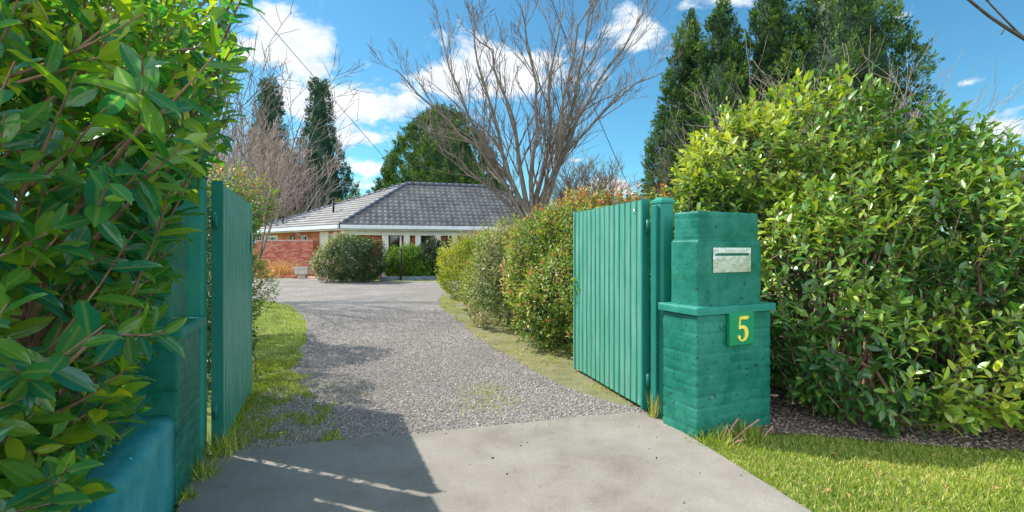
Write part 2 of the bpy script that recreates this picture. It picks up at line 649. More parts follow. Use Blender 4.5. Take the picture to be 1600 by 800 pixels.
M['cream'] = mat_noise('cream_paint', (0.68, 0.66, 0.58), (0.74, 0.72, 0.64), 3, 0.6)
M['gutter'] = mat_noise('gutter_paint', (0.62, 0.64, 0.68), (0.7, 0.72, 0.75), 3, 0.45)
M['soffit'] = mat_noise('soffit_paint', (0.72, 0.68, 0.56), (0.76, 0.72, 0.6), 3, 0.6)
M['black'] = mat_noise('black_metal', (0.015, 0.015, 0.017), (0.03, 0.03, 0.03), 10, 0.5)
M['steel'] = mat_noise('steel', (0.45, 0.45, 0.46), (0.6, 0.6, 0.6), 20, 0.35)
M['steel'].node_tree.nodes['Principled BSDF'].inputs['Metallic'].default_value = 0.9
M['bark'] = mat_bark('grey_bark', (0.09, 0.065, 0.05), (0.26, 0.20, 0.165), 9)
M['palebark'] = mat_bark('pale_bark', (0.25, 0.17, 0.155), (0.50, 0.38, 0.34), 9)
M['redbark'] = mat_bark('red_brown_bark', (0.17, 0.08, 0.05), (0.38, 0.22, 0.16), 14)
M['darkbark'] = mat_bark('dark_bark', (0.06, 0.04, 0.035), (0.15, 0.1, 0.08), 14)
M['mulch'] = mat_noise('mulch_chip', (0.10, 0.06, 0.045), (0.42, 0.33, 0.26), 30, 0.95, 0.6)


def mat_roof():
    m, t, b, L = new_mat('roof_tile')
    uv = node(t, 'ShaderNodeUVMap')
    br = node(t, 'ShaderNodeTexBrick', ins={'Scale': 1.0, 'Mortar Size': 0.0, 'Brick Width': 0.3, 'Row Height': 0.32,
                                           'Color1': (0, 0, 0, 1), 'Color2': (1, 1, 1, 1)})
    L.new(uv.outputs[0], br.inputs['Vector'])
    r = ramp(t, [(0.0, (0.115, 0.11, 0.112)), (1.0, (0.19, 0.178, 0.172))])
    L.new(br.outputs['Color'], r.inputs[0])
    n = node(t, 'ShaderNodeTexNoise', ins={'Scale': 0.9, 'Detail': 5.0})
    tc = node(t, 'ShaderNodeTexCoord')
    L.new(tc.outputs['Object'], n.inputs['Vector'])
    r2 = ramp(t, [(0.3, (0.75, 0.75, 0.75)), (0.7, (1.15, 1.15, 1.15))])
    L.new(n.outputs['Fac'], r2.inputs[0])
    mx = node(t, 'ShaderNodeMix', data_type='RGBA', blend_type='MULTIPLY')
    mx.inputs[0].default_value = 1
    L.new(r.outputs[0], mx.inputs[6])
    L.new(r2.outputs[0], mx.inputs[7])
    L.new(mx.outputs[2], b.inputs['Base Color'])
    b.inputs['Roughness'].default_value = 0.6
    return m


def mat_glass():
    m, t, b, L = new_mat('window_glass')
    b.inputs['Base Color'].default_value = (0.012, 0.014, 0.014, 1)
    b.inputs['Roughness'].default_value = 0.04
    b.inputs['Specular IOR Level'].default_value = 0.9
    n = node(t, 'ShaderNodeTexNoise', ins={'Scale': 1.5, 'Detail': 2.0})
    bp = node(t, 'ShaderNodeBump', ins={'Strength': 0.08, 'Distance': 0.02})
    L.new(n.outputs['Fac'], bp.inputs['Height'])
    L.new(bp.outputs[0], b.inputs['Normal'])
    return m


def mat_mirror():
    m, t, b, L = new_mat('polished_slot_metal')
    b.inputs['Base Color'].default_value = (0.60, 0.58, 0.60, 1)
    b.inputs['Metallic'].default_value = 1.0
    b.inputs['Roughness'].default_value = 0.22
    n = node(t, 'ShaderNodeTexNoise', ins={'Scale': 14.0, 'Detail': 3.0})
    tc = node(t, 'ShaderNodeTexCoord')
    L.new(tc.outputs['Object'], n.inputs['Vector'])
    bp = node(t, 'ShaderNodeBump', ins={'Strength': 0.25, 'Distance': 0.01})
    L.new(n.outputs['Fac'], bp.inputs['Height'])
    L.new(bp.outputs[0], b.inputs['Normal'])
    return m


def mat_concrete():
    m, t, b, L = new_mat('concrete')
    tc = node(t, 'ShaderNodeTexCoord')
    n1 = node(t, 'ShaderNodeTexNoise', ins={'Scale': 1.1, 'Detail': 9.0, 'Roughness': 0.68})
    n2 = node(t, 'ShaderNodeTexNoise', ins={'Scale': 120.0, 'Detail': 4.0, 'Roughness': 0.7})
    n3 = node(t, 'ShaderNodeTexNoise', ins={'Scale': 4.5, 'Detail': 6.0, 'Roughness': 0.7, 'Distortion': 0.6})
    for n in (n1, n2, n3):
        L.new(tc.outputs['Object'], n.inputs['Vector'])
    r1 = ramp(t, [(0.3, (0.18, 0.155, 0.125)), (0.5, (0.265, 0.236, 0.20)), (0.7, (0.32, 0.29, 0.25))])
    L.new(n1.outputs['Fac'], r1.inputs[0])
    r3 = ramp(t, [(0.25, (0.72, 0.71, 0.69)), (0.40, (0.95, 0.95, 0.95)), (0.6, (1.03, 1.03, 1.03))])
    L.new(n3.outputs['Fac'], r3.inputs[0])
    r2 = ramp(t, [(0.35, (0.8, 0.8, 0.8)), (0.65, (1.15, 1.15, 1.15))])
    L.new(n2.outputs['Fac'], r2.inputs[0])
    a = node(t, 'ShaderNodeMix', data_type='RGBA', blend_type='MULTIPLY')
    a.inputs[0].default_value = 1
    L.new(r1.outputs[0], a.inputs[6])
    L.new(r2.outputs[0], a.inputs[7])
    c = node(t, 'ShaderNodeMix', data_type='RGBA', blend_type='MULTIPLY')
    c.inputs[0].default_value = 0.8
    L.new(a.outputs[2], c.inputs[6])
    L.new(r3.outputs[0], c.inputs[7])
    L.new(c.outputs[2], b.inputs['Base Color'])
    b.inputs['Roughness'].default_value = 0.8
    bp = node(t, 'ShaderNodeBump', ins={'Strength': 0.35, 'Distance': 0.003})
    L.new(n2.outputs['Fac'], bp.inputs['Height'])
    L.new(bp.outputs[0], b.inputs['Normal'])
    return m


def mat_gravel():
    m, t, b, L = new_mat('gravel')
    tc = node(t, 'ShaderNodeTexCoord')
    v = node(t, 'ShaderNodeTexVoronoi', ins={'Scale': 55.0, 'Randomness': 1.0})
    L.new(tc.outputs['Object'], v.inputs['Vector'])
    r = ramp(t, [(0.0, (0.15, 0.135, 0.125)), (0.4, (0.24, 0.218, 0.20)), (0.75, (0.30, 0.265, 0.235)), (1.0, (0.45, 0.42, 0.39))])
    sp = node(t, 'ShaderNodeSeparateColor')
    L.new(v.outputs['Color'], sp.inputs[0])
    L.new(sp.outputs[0], r.inputs[0])
    n = node(t, 'ShaderNodeTexNoise', ins={'Scale': 0.8, 'Detail': 6.0, 'Roughness': 0.65})
    L.new(tc.outputs['Object'], n.inputs['Vector'])
    r2 = ramp(t, [(0.3, (0.72, 0.70, 0.68)), (0.65, (1.08, 1.07, 1.06))])
    L.new(n.outputs['Fac'], r2.inputs[0])
    mx = node(t, 'ShaderNodeMix', data_type='RGBA', blend_type='MULTIPLY')
    mx.inputs[0].default_value = 1
    L.new(r.outputs[0], mx.inputs[6])
    L.new(r2.outputs[0], mx.inputs[7])
    # thin patches of soil and weed showing through
    n3 = node(t, 'ShaderNodeTexNoise', ins={'Scale': 0.55, 'Detail': 7.0, 'Roughness': 0.7})
    L.new(tc.outputs['Object'], n3.inputs['Vector'])
    mr = node(t, 'ShaderNodeMapRange', ins={'From Min': 0.62, 'From Max': 0.74, 'To Max': 0.4})
    L.new(n3.outputs['Fac'], mr.inputs['Value'])
    m2 = node(t, 'ShaderNodeMix', data_type='RGBA')
    L.new(mr.outputs[0], m2.inputs[0])
    L.new(mx.outputs[2], m2.inputs[6])
    m2.inputs[7].default_value = (0.26, 0.25, 0.13, 1)
    L.new(m2.outputs[2], b.inputs['Base Color'])
    b.inputs['Roughness'].default_value = 0.9
    bp = node(t, 'ShaderNodeBump', ins={'Strength': 1.0, 'Distance': 0.012})
    bp.invert = True
    L.new(v.outputs['Distance'], bp.inputs['Height'])
    L.new(bp.outputs[0], b.inputs['Normal'])
    return m


def mat_ground(name, c1, c2, c3, scale=1.2):
    m, t, b, L = new_mat(name)
    tc = node(t, 'ShaderNodeTexCoord')
    n = node(t, 'ShaderNodeTexNoise', ins={'Scale': scale, 'Detail': 9.0, 'Roughness': 0.7})
    n2 = node(t, 'ShaderNodeTexNoise', ins={'Scale': 70.0, 'Detail': 5.0, 'Roughness': 0.8})
    L.new(tc.outputs['Object'], n.inputs['Vector'])
    L.new(tc.outputs['Object'], n2.inputs['Vector'])
    ad = node(t, 'ShaderNodeMath', operation='MULTIPLY_ADD', ins={1: 0.5})
    L.new(n2.outputs['Fac'], ad.inputs[0])
    hf = node(t, 'ShaderNodeMath', operation='MULTIPLY', ins={1: 0.55})
    L.new(n.outputs['Fac'], hf.inputs[0])
    L.new(hf.outputs[0], ad.inputs[2])
    r = ramp(t, [(0.38, c1), (0.53, c2), (0.66, c3)])
    L.new(ad.outputs[0], r.inputs[0])
    L.new(r.outputs[0], b.inputs['Base Color'])
    b.inputs['Roughness'].default_value = 0.95
    bp = node(t, 'ShaderNodeBump', ins={'Strength': 0.8, 'Distance': 0.02})
    L.new(n2.outputs['Fac'], bp.inputs['Height'])
    L.new(bp.outputs[0], b.inputs['Normal'])
    return m


M['roof'] = mat_roof()
M['glass'] = mat_glass()
M['mirror'] = mat_mirror()
M['concrete'] = mat_concrete()
M['gravel'] = mat_gravel()
M['lawn'] = mat_ground('lawn_soil', (0.10, 0.13, 0.02), (0.18, 0.23, 0.04), (0.34, 0.33, 0.11))
M['verge'] = mat_ground('dry_verge', (0.13, 0.11, 0.07), (0.24, 0.23, 0.09), (0.30, 0.28, 0.22), 2.5)
M['soil'] = mat_ground('bark_mulch', (0.05, 0.035, 0.028), (0.16, 0.12, 0.095), (0.33, 0.27, 0.22), 4)

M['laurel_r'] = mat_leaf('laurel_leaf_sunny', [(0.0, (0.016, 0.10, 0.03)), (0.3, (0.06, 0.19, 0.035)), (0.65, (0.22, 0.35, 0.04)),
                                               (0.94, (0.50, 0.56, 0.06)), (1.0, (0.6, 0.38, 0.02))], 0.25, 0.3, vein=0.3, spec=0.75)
M['laurel_l'] = mat_leaf('laurel_leaf_near', [(0.0, (0.01, 0.15, 0.10)), (0.35, (0.04, 0.19, 0.05)), (0.7, (0.15, 0.30, 0.025)),
                                              (1.0, (0.45, 0.52, 0.03))], 0.5, 0.2, vein=0.3, tboost=1.8, spec=0.8)
M['photinia'] = mat_leaf('photinia_leaf', [(0.0, (0.03, 0.11, 0.02)), (0.35, (0.13, 0.25, 0.035)), (0.66, (0.36, 0.45, 0.07)),
                                           (0.82, (0.55, 0.42, 0.24)), (0.9, (0.66, 0.26, 0.15)), (1.0, (0.66, 0.07, 0.05))], 0.2, 0.45)
M['pinkleaf'] = mat_leaf('pink_tipped_leaf', [(0.0, (0.05, 0.11, 0.035)), (0.35, (0.17, 0.23, 0.08)), (0.62, (0.46, 0.42, 0.26)),
                                              (1.0, (0.62, 0.36, 0.30))], 0.2, 0.45)
M['limeleaf'] = mat_leaf('lime_leaf', [(0.0, (0.07, 0.13, 0.012)), (0.5, (0.34, 0.42, 0.02)), (1.0, (0.6, 0.62, 0.04))], 0.3, 0.5)
M['darkleaf'] = mat_leaf('dark_shrub_leaf', [(0.0, (0.012, 0.04, 0.03)), (0.5, (0.03, 0.08, 0.035)), (0.85, (0.10, 0.17, 0.06)),
                                             (1.0, (0.55, 0.55, 0.42))], 0.15, 0.3)
M['greenleaf'] = mat_leaf('green_shrub_leaf', [(0.0, (0.02, 0.09, 0.012)), (0.6, (0.10, 0.27, 0.015)), (1.0, (0.32, 0.42, 0.03))], 0.25, 0.45)
M['flowerleaf'] = mat_leaf('flowering_shrub_leaf', [(0.0, (0.015, 0.06, 0.022)), (0.45, (0.05, 0.125, 0.025)), (0.76, (0.20, 0.28, 0.06)),
                                                    (0.88, (0.5, 0.46, 0.33)), (1.0, (0.72, 0.62, 0.55))], 0.2, 0.4)
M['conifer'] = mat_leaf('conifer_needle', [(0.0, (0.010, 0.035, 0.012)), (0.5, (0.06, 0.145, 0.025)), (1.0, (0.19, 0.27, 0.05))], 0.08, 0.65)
M['conifer_green'] = mat_leaf('conifer_light', [(0.0, (0.015, 0.055, 0.01)), (0.5, (0.055, 0.13, 0.02)), (1.0, (0.16, 0.26, 0.04))], 0.1, 0.65)  # needle green of the broad dome conifer
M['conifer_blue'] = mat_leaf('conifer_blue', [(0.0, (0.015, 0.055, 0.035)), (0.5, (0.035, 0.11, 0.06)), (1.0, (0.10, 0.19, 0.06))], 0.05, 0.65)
M['grass'] = mat_leaf('grass_blade', [(0.0, (0.10, 0.21, 0.015)), (0.5, (0.27, 0.38, 0.04)), (0.8, (0.46, 0.50, 0.09)), (1.0, (0.65, 0.55, 0.26))], 0.3, 0.6, tboost=1.3)
M['dryleaf'] = mat_leaf('dry_grass_blade', [(0.0, (0.35, 0.17, 0.05)), (0.6, (0.6, 0.34, 0.13)), (1.0, (0.7, 0.52, 0.32))], 0.2, 0.7)
M['reed'] = mat_leaf('red_stalk', [(0.0, (0.35, 0.3, 0.06)), (1.0, (0.5, 0.22, 0.18))], 0.0, 0.6)


def mat_stone():
    m, t, b, L = new_mat('loose_stone')
    at_ = node(t, 'ShaderNodeAttribute', attribute_name='tint')
    r = ramp(t, [(0.0, (0.18, 0.162, 0.15)), (0.5, (0.31, 0.283, 0.262)), (0.85, (0.42, 0.385, 0.355)), (0.94, (0.48, 0.31, 0.2)), (1.0, (0.7, 0.66, 0.62))])
    L.new(at_.outputs['Fac'], r.inputs[0])
    L.new(r.outputs[0], b.inputs['Base Color'])
    b.inputs['Roughness'].default_value = 0.8
    return m


M['stone'] = mat_stone()


# ================================================================== setting
def sheet(name, pts, z, mat, kind='structure', lab=None):
    """a flat sheet of the ground with a slightly ragged outline"""
    from mathutils.geometry import delaunay_2d_cdt
    v2, _, fc, _, _, _ = delaunay_2d_cdt([Vector((p[0], p[1])) for p in pts], [], [list(range(len(pts)))], 1, 1e-5)
    V = np.array([(v.x, v.y, z) for v in v2])
    T3 = []
    for f in fc:
        a_, b_, c_ = (v2[i] for i in f[:3])
        T3.append(tuple(f) if (b_ - a_).cross(c_ - a_) > 0 else tuple(reversed(f)))
    o = mesh_np(name, V, [np.array(T3)], mat)
    tag(o, lab, None, None, kind)
    return o


def ragged(pts, amp=0.08, step=0.25, seed=3.0):
    out = []
    n = len(pts)
    for i in range(n):
        a, b_ = Vector((*pts[i], 0)), Vector((*pts[(i + 1) % n], 0))
        L = (b_ - a).length
        k = max(1, int(L / step))
        d = (b_ - a).normalized()
        nn = Vector((-d.y, d.x, 0))
        for j in range(k):
            p = a + (b_ - a) * (j / k)
            w = noise.noise(p * 1.7 + Vector((seed, 0, 0))) * amp + noise.noise(p * 6 + Vector((0, seed, 0))) * amp * .5
            out.append((p.x + nn.x * w, p.y + nn.y * w))
    return out


S_R = 600
g = MB()
for i in range(-6, 6):
    for j in range(-6, 6):
        g.face([(i * 100, j * 100, 0), (i * 100 + 100, j * 100, 0), (i * 100 + 100, j * 100 + 100, 0), (i * 100, j * 100 + 100, 0)])
go = g.build('ground', M['lawn'])
tag(go, None, None, None, 'structure')

GRAVEL = [(-2.2, 3.55), (-2.3, 4.2), (-2.55, 4.9), (-2.6, 5.5), (-2.85, 6.7), (-3.63, 8.76), (-4.3, 10.3), (-5.75, 12.85), (-7.4, 14.4), (-14, 15.5),
          (-24, 17), (-24, 24.6), (-9.8, 24.2), (-5.9, 22.3), (-1.2, 22.8), (6, 24.5), (6, 21.5), (-1.2, 19.4), (-2.3, 16.2), (-1.95, 13), (-1.15, 10.3), (-0.55, 8.2), (0.0, 6.7),
          (0.5, 5.45), (0.95, 4.75), (1.25, 4.6), (1.2, 4.3), (-.8, 3.8)]
gr = sheet('driveway', list(reversed(ragged(GRAVEL, 0.10))), 0.008, M['gravel'])
VERGE = [(-2.3, 16.4), (-1.95, 13), (-1.15, 10.3), (-0.55, 8.2), (0.0, 6.7), (0.5, 5.45), (0.95, 4.6), (1.5, 4.9), (1.2, 6.2), (0.6, 7.6), (-.1, 9.6), (-.9, 12), (-1.2, 15), (-1.2, 17)]
vg = sheet('verge', ragged(VERGE, 0.1, seed=9), 0.004, M['verge'])

CONC = [(-1.55, -4), (3.2, -4), (2.25, 0.5), (1.675, 2.8), (1.5, 3.5), (1.30, 4.25), (1.10, 4.47), (-.813, 3.93), (-2.10, 3.60), (-2.2, 3.45), (-1.90, 2.81), (-1.2, 1.0)]
cb = MB()
cb.prism(CONC, -0.05, 0.022)
co = cb.build('concrete_apron', M['concrete'])
tag(co, None, None, None, 'structure')

MULCH = [(2.2, 4.35), (1.9, 3.95), (2.3, 3.95), (2.75, 3.84), (3.2, 3.70), (3.8, 3.62), (4.6, 3.5), (7, 3.4), (9, 5), (8, 9), (2, 9), (1.5, 4.6)]
mu = sheet('mulch_bed', ragged(MULCH, 0.06, seed=5), 0.012, M['soil'])


def in_poly(P, poly):
    x, y = P[:, 0], P[:, 1]
    c = np.zeros(len(P), bool)
    n = len(poly)
    j = n - 1
    for i in range(n):
        xi, yi = poly[i]
        xj, yj = poly[j]
        m = ((yi > y) != (yj > y)) & (x < (xj - xi) * (y - yi) / (yj - yi + 1e-12) + xi)
        c ^= m
        j = i
    return c


def scatter(n, x0, x1, y0, y1, inside=None, outside=None, near=1.0):
    """random ground points, denser towards the viewer's side of the rectangle by power 'near'"""
    u = RNG.random(n) ** near
    P = np.stack([x0 + (x1 - x0) * RNG.random(n), y0 + (y1 - y0) * u, np.zeros(n)], 1)
    k = np.ones(n, bool)
    if inside:
        k &= in_poly(P, inside)
    for o in (outside or []):
        k &= ~in_poly(P, o)
    return P[k]


def grass_patch(P, name, h0, h1, lab, dry=0.1, width=0.004, lean=0.5, mat='grass'):
    c = Cloud()
    n = len(P)
    A = rand_unit(n) * lean
    A[:, 2] = np.abs(A[:, 2]) + 0.8
    N_ = rand_unit(n)
    tn = np.clip(RNG.random(n) * 0.75 + 0.25 * vnoise(P, 1.3, 4.0), 0, 0.8)
    d = RNG.random(n) < dry
    tn[d] = RNG.random(d.sum()) * 0.15 + 0.85
    sz = 1 + 0.5 * vnoise(P, 2.2, 8.0)
    c.leaves(P, A, N_, (h0 + (h1 - h0) * RNG.random(n)) * sz, np.full(n, width) * (0.7 + 0.6 * RNG.random(n)), tn, 'blade')
    o = c.build(name, M[mat], smooth=False)
    tag(o, lab, 'grass', None, 'stuff')
    return o


# lawn in front of the mulch, right of the apron
P = scatter(150000, 1.3, 6.5, 0.8, 4.7, outside=[CONC, MULCH], near=1.0)
P = P[(P[:, 0] < 1.08 * P[:, 1] + 0.3) & (P[:, 1] > 2.5)]
grass_patch(P, 'lawn_grass', 0.018, 0.05, 'short sunny lawn grass at the foot of the big right hand laurel bush', dry=0.24, width=0.0055, lean=0.9)
# strip of grass left of the gravel behind the left gate
P = np.concatenate([scatter(60000, -3.4, -1.1, 3.58, 6.6, outside=[CONC]),
                    scatter(70000, -9.5, -2.0, 6.0, 15, outside=[GRAVEL])])
P = P[(P[:, 0] > -0.60 * P[:, 1])]
edge_x = np.interp(P[:, 1], [3.5, 4.0, 5.0, 5.8, 6.6, 7], [-1.6, -1.65, -2.0, -2.4, -2.8, -2.9])
near_e = P[:, 0] < edge_x + .30 + .25 * vnoise(P, 2.0, 1.0)
dens = np.clip((edge_x - P[:, 0]) / .5, 0, 1) * .9 + .9 * vnoise(P, 2.6, 14.0) + .5 * vnoise(P, 7, 2.0)
P = P[(P[:, 1] > 6.6) | (near_e & (dens > .38 + .2 * (RNG.random(len(P)) - .5)))]
grass_patch(P, 'side_grass', 0.02, 0.05, 'green grass strip between the open left gate and the gravel', dry=0.18, width=0.007, lean=0.9)
# sparse tufts on the dry verge below the hedge
P = scatter(60000, -2.8, 1.6, 4.5, 16, inside=VERGE)
P = P[vnoise(P, 1.6, 3.3) + .6 * vnoise(P, 5, 1.) > -.12]
grass_patch(P, 'verge_grass', 0.012, 0.035, 'thin yellowing grass on the verge below the long hedge', dry=0.35, width=0.008, lean=1.0)
# sparse weeds that grow through the gravel
P = scatter(120000, -2.3, 1.4, 3.6, 8.5, inside=GRAVEL)
k = vnoise(P, 1.1, 21.0) + 0.25 * vnoise(P, 5, 3.0)
band = np.exp(-((P[:, 0] + 0.25) / 0.35) ** 2) * np.clip(1 - abs(P[:, 1] - 4.8) / 1.0, 0, 1) * 0.9
left = np.clip((-1.1 - P[:, 0]) / 0.5, 0, 1) * (P[:, 1] < 5.8)
prob = np.clip((k * .3 + band + left * 0.35 - .25) * 1.1, 0, .5)
P = P[RNG.random(len(P)) < prob]
grass_patch(P, 'gravel_weeds', 0.01, 0.035, 'sparse green weeds growing up through the gravel', dry=0.35, width=0.006, lean=1.0)


def stones(P, size, name, lab, matname='stone', flat=0.6, cat='gravel'):
    n = len(P)
    R = size * (0.45 + 0.9 * RNG.random(n) ** 1.6)
    t6 = np.array([(1, 0, 0), (0, 1, 0), (-1, 0, 0), (0, -1, 0), (0, 0, 1), (0, 0, -1)], float)
    V = t6[None] * (0.65 + 0.55 * RNG.random((n, 6, 1)))
    V[:, :, 2] *= flat
    a = RNG.random(n) * 2 * PI
    ca, sa = np.cos(a)[:, None], np.sin(a)[:, None]
    x = V[:, :, 0] * ca - V[:, :, 1] * sa
    y = V[:, :, 0] * sa + V[:, :, 1] * ca
    V = np.stack([x, y, V[:, :, 2] + RNG.normal(size=(n, 6)) * .12], -1) * R[:, None, None]
    V += P[:, None, :] + np.stack([np.zeros(n), np.zeros(n), 0.008 + R * 0.25], 1)[:, None, :]
    c = Cloud()
    c.add(V, [(0, 1, 4), (1, 2, 4), (2, 3, 4), (3, 0, 4), (1, 0, 5), (2, 1, 5), (3, 2, 5), (0, 3, 5)], RNG.random(n) ** 1.1)
    o = c.build(name, M[matname], smooth=False)
    tag(o, lab, cat, None, 'stuff')
    return o


P = np.concatenate([scatter(70000, -3.2, 1.4, 3.6, 6.5, inside=GRAVEL, outside=[CONC]), scatter(50000, -5.2, 1.0, 6.5, 12, inside=GRAVEL, near=1.4)])
stones(P, 0.0105, 'gravel_stones', 'loose grey stones of the curving gravel drive')
P = np.concatenate([scatter(900, -2.3, 1.4, 3.4, 4.6, inside=CONC)])
P = P[(P[:, 1] > 3.55 + 0.27 * (P[:, 0] + 2.1) - 0.25 * RNG.random(len(P)) ** 3)]
P[:, 2] += 0.012
stones(P[:260], 0.010, 'strayed_stones', 'gravel stones strayed onto the edge of the concrete apron')
P = np.concatenate([scatter(14000, 1.9, 7, 3.4, 5.2, inside=MULCH)])
P[:, 2] += 0.004
stones(P, 0.02, 'mulch_chips', 'pale wood chips on the bed under the right laurel', 'mulch', 0.3, 'mulch')
# dark gumnuts fallen on the concrete
P = scatter(400, -1.9, 1.7, 2.75, 4.4, inside=CONC)[:14]
P = np.concatenate([P, scatter(300, 1.0, 1.7, 3.0, 4.4, inside=CONC)[:12]])
P[:, 2] += 0.014
stones(P, 0.009, 'fallen_seeds', 'dark seed pods scattered over the concrete apron', 'black', 0.8, 'seeds')

# ================================================================== gate pillars
U = Vector((.908, .418, 0)).normalized()
Vv = Vector((-.418, .908, 0)).normalized()
Z = Vector((0, 0, 1))


def masonry(name, o, ax, ay, sx, sy, sz, mat, parent, r=.010, step=.0125, amp=.0035, joints=.011, row=.083, brickw=.24, flip=False):
    """a painted masonry block whose faces really carry the brick joints, dents and worn edges"""
    S3 = np.array([sx, sy, sz])
    Vs, Fs, UV, base = [], [], [], 0
    for axis, sign in ((0, -1), (0, 1), (1, -1), (1, 1), (2, 1)):
        a_, b_ = [i for i in range(3) if i != axis]
        na, nb = max(2, int(S3[a_] / step)), max(2, int(S3[b_] / step))
        ga = np.linspace(0, 1, na + 1) * S3[a_]
        gb = np.linspace(0, 1, nb + 1) * S3[b_]
        GA, GB = np.meshgrid(ga, gb, indexing='ij')
        P = np.zeros((na + 1, nb + 1, 3))
        P[..., a_] = GA
        P[..., b_] = GB
        P[..., axis] = 0 if sign < 0 else S3[axis]
        P = P.reshape(-1, 3)
        q = np.clip(P, r, S3 - r)
        q[:, 2] = np.minimum(P[:, 2], sz - r)
        nn = nrm(P - q)
        out = q + nn * r
        if joints and axis != 2:
            along = P[:, a_] + (0.12 if axis == 0 else 0.0)
            z = P[:, 2] + o[2]
            zw = np.array([noise.noise(Vector((al * 3, zz * 2, axis))) for al, zz in zip(along, z)]) * .006
            rowi = np.floor((z + zw) / row)
            fz = (z + zw) / row - rowi
            dz = np.minimum(fz, 1 - fz) * row
            jh = np.clip(1 - dz / .008, 0, 1)
            fx = (along + zw) / brickw + (rowi % 2) * .5
            fx = fx - np.floor(fx)
            dx = np.minimum(fx, 1 - fx) * brickw
            jv = np.clip(1 - dx / .008, 0, 1)
            edge = np.minimum(P[:, a_], S3[a_] - P[:, a_])
            jv = jv * (edge > .05)
            nzj = np.array([noise.noise(Vector((p[0] * 5, p[1] * 5, p[2] * 5 + 3))) for p in P])
            J = np.maximum(jh, jv) * np.clip(.75 + nzj * 1.1, .1, 1.2)
            out = out - nn * (J * joints)[:, None]
        w = np.array([noise.noise(Vector((p[0] * 9 + o[0], p[1] * 9, p[2] * 9))) + .6 * noise.noise(Vector((p[0] * 30, p[1] * 30 + o[0], p[2] * 30))) for p in P])
        out = out + nn * (w * amp)[:, None]
        Vs.append(out)
        UV.append(P[:, [a_, b_]])
        k = base + np.arange((na + 1) * (nb + 1)).reshape(na + 1, nb + 1)
        f = np.stack([k[:-1, :-1], k[1:, :-1], k[1:, 1:], k[:-1, 1:]], -1).reshape(-1, 4)
        # outward orientation
        ev = np.zeros(3)
        ev[axis] = sign
        e1, e2 = np.zeros(3), np.zeros(3)
        e1[a_] = 1
        e2[b_] = 1
        if np.dot(np.cross(e1, e2), ev) < 0:
            f = f[:, ::-1]
        Fs.append(f)
        base += len(P)
    V = np.concatenate(Vs)
    ax, ay = np.array(ax), np.array(ay)
    V = np.array(o)[None] + V[:, :1] * ax + V[:, 1:2] * ay + V[:, 2:] * np.array([0, 0, 1.0])
    F_ = np.concatenate(Fs)
    if np.cross(ax, ay)[2] < 0:
        F_ = F_[:, ::-1]
    ob = mesh_np(name, V, [F_], mat, parent, uv=np.concatenate(UV), smooth=True)
    import bmesh
    bm = bmesh.new()
    bm.from_mesh(ob.data)
    bmesh.ops.remove_doubles(bm, verts=bm.verts, dist=2e-4)
    bm.to_mesh(ob.data)
    bm.free()
    return ob


def pillar(root, C0, ax, ay, sx, sy, ins=0.045):
    masonry('base', C0 + Z * -0.03, ax, ay, sx, sy, 1.01, M['pillar'], root)
    masonry('coping', C0 - ax * 0.03 - ay * 0.03 + Z * 0.981, ax, ay, sx + .06, sy + .06, 0.06, M['cap'], root, r=.008, joints=0, amp=.004)


C0 = Vector((1.44, 3.83, 0))
mail = empty('letterbox_pillar', C0, 'green painted brick letterbox pillar beside the right gate post', 'letterbox')
pillar(mail, C0, U, Vv, .826, .387)
Cu = C0 + U * 0.045 + Vv * 0.04
masonry('letterbox', Cu + Z * 1.038, U, Vv, .715, .30, .527, M['pillar'], mail, joints=.002)
masonry('letterbox_top', Cu + U * .02 + Vv * .014 + Z * 1.562, U, Vv, .675, .272, .235, M['pillar'], mail, joints=.006)
# steel slot plate
fr = Cu - Vv * 0.012
b = MB()
sx0, sx1, sz0, sz1 = .15, .575, 1.305, 1.505
b.box(fr + U * sx0 + Z * sz0, U, Vv, Z, sx1 - sx0, .02, .016)
b.box(fr + U * sx0 + Z * (sz1 - .045), U, Vv, Z, sx1 - sx0, .02, .045)
b.box(fr + U * sx0 + Z * (sz0 + .016), U, Vv, Z, .024, .02, sz1 - sz0 - .061)
b.box(fr + U * (sx1 - .024) + Z * (sz0 + .016), U, Vv, Z, .024, .02, sz1 - sz0 - .061)
plate = b.build('slot_plate', M['mirror'], mail)
b = MB()
b.box(fr + U * (sx0 + .024) + Vv * .006 + Z * (sz0 + .016), U, (Vv * 1.0 + Z * 0.0).normalized(), Z, sx1 - sx0 - .048, .008, .118)
b.build('slot_flap', M['mirror'], plate)
b = MB()
b.box(fr + U * (sx0 + .024) + Vv * .015 + Z * (sz0 + .134), U, Vv, Z, sx1 - sx0 - .048, .003, .021)
b.build('slot', M['black'], plate)

# number plate and the figure 5
np_o = C0 + U * .30 - Vv * 0.045 + Z * .722
b = MB()
b.box(np_o, U, Vv, Z, .27, .04, .262, bev=.006)
plate2 = b.build('number_plate', M['plate'], mail)


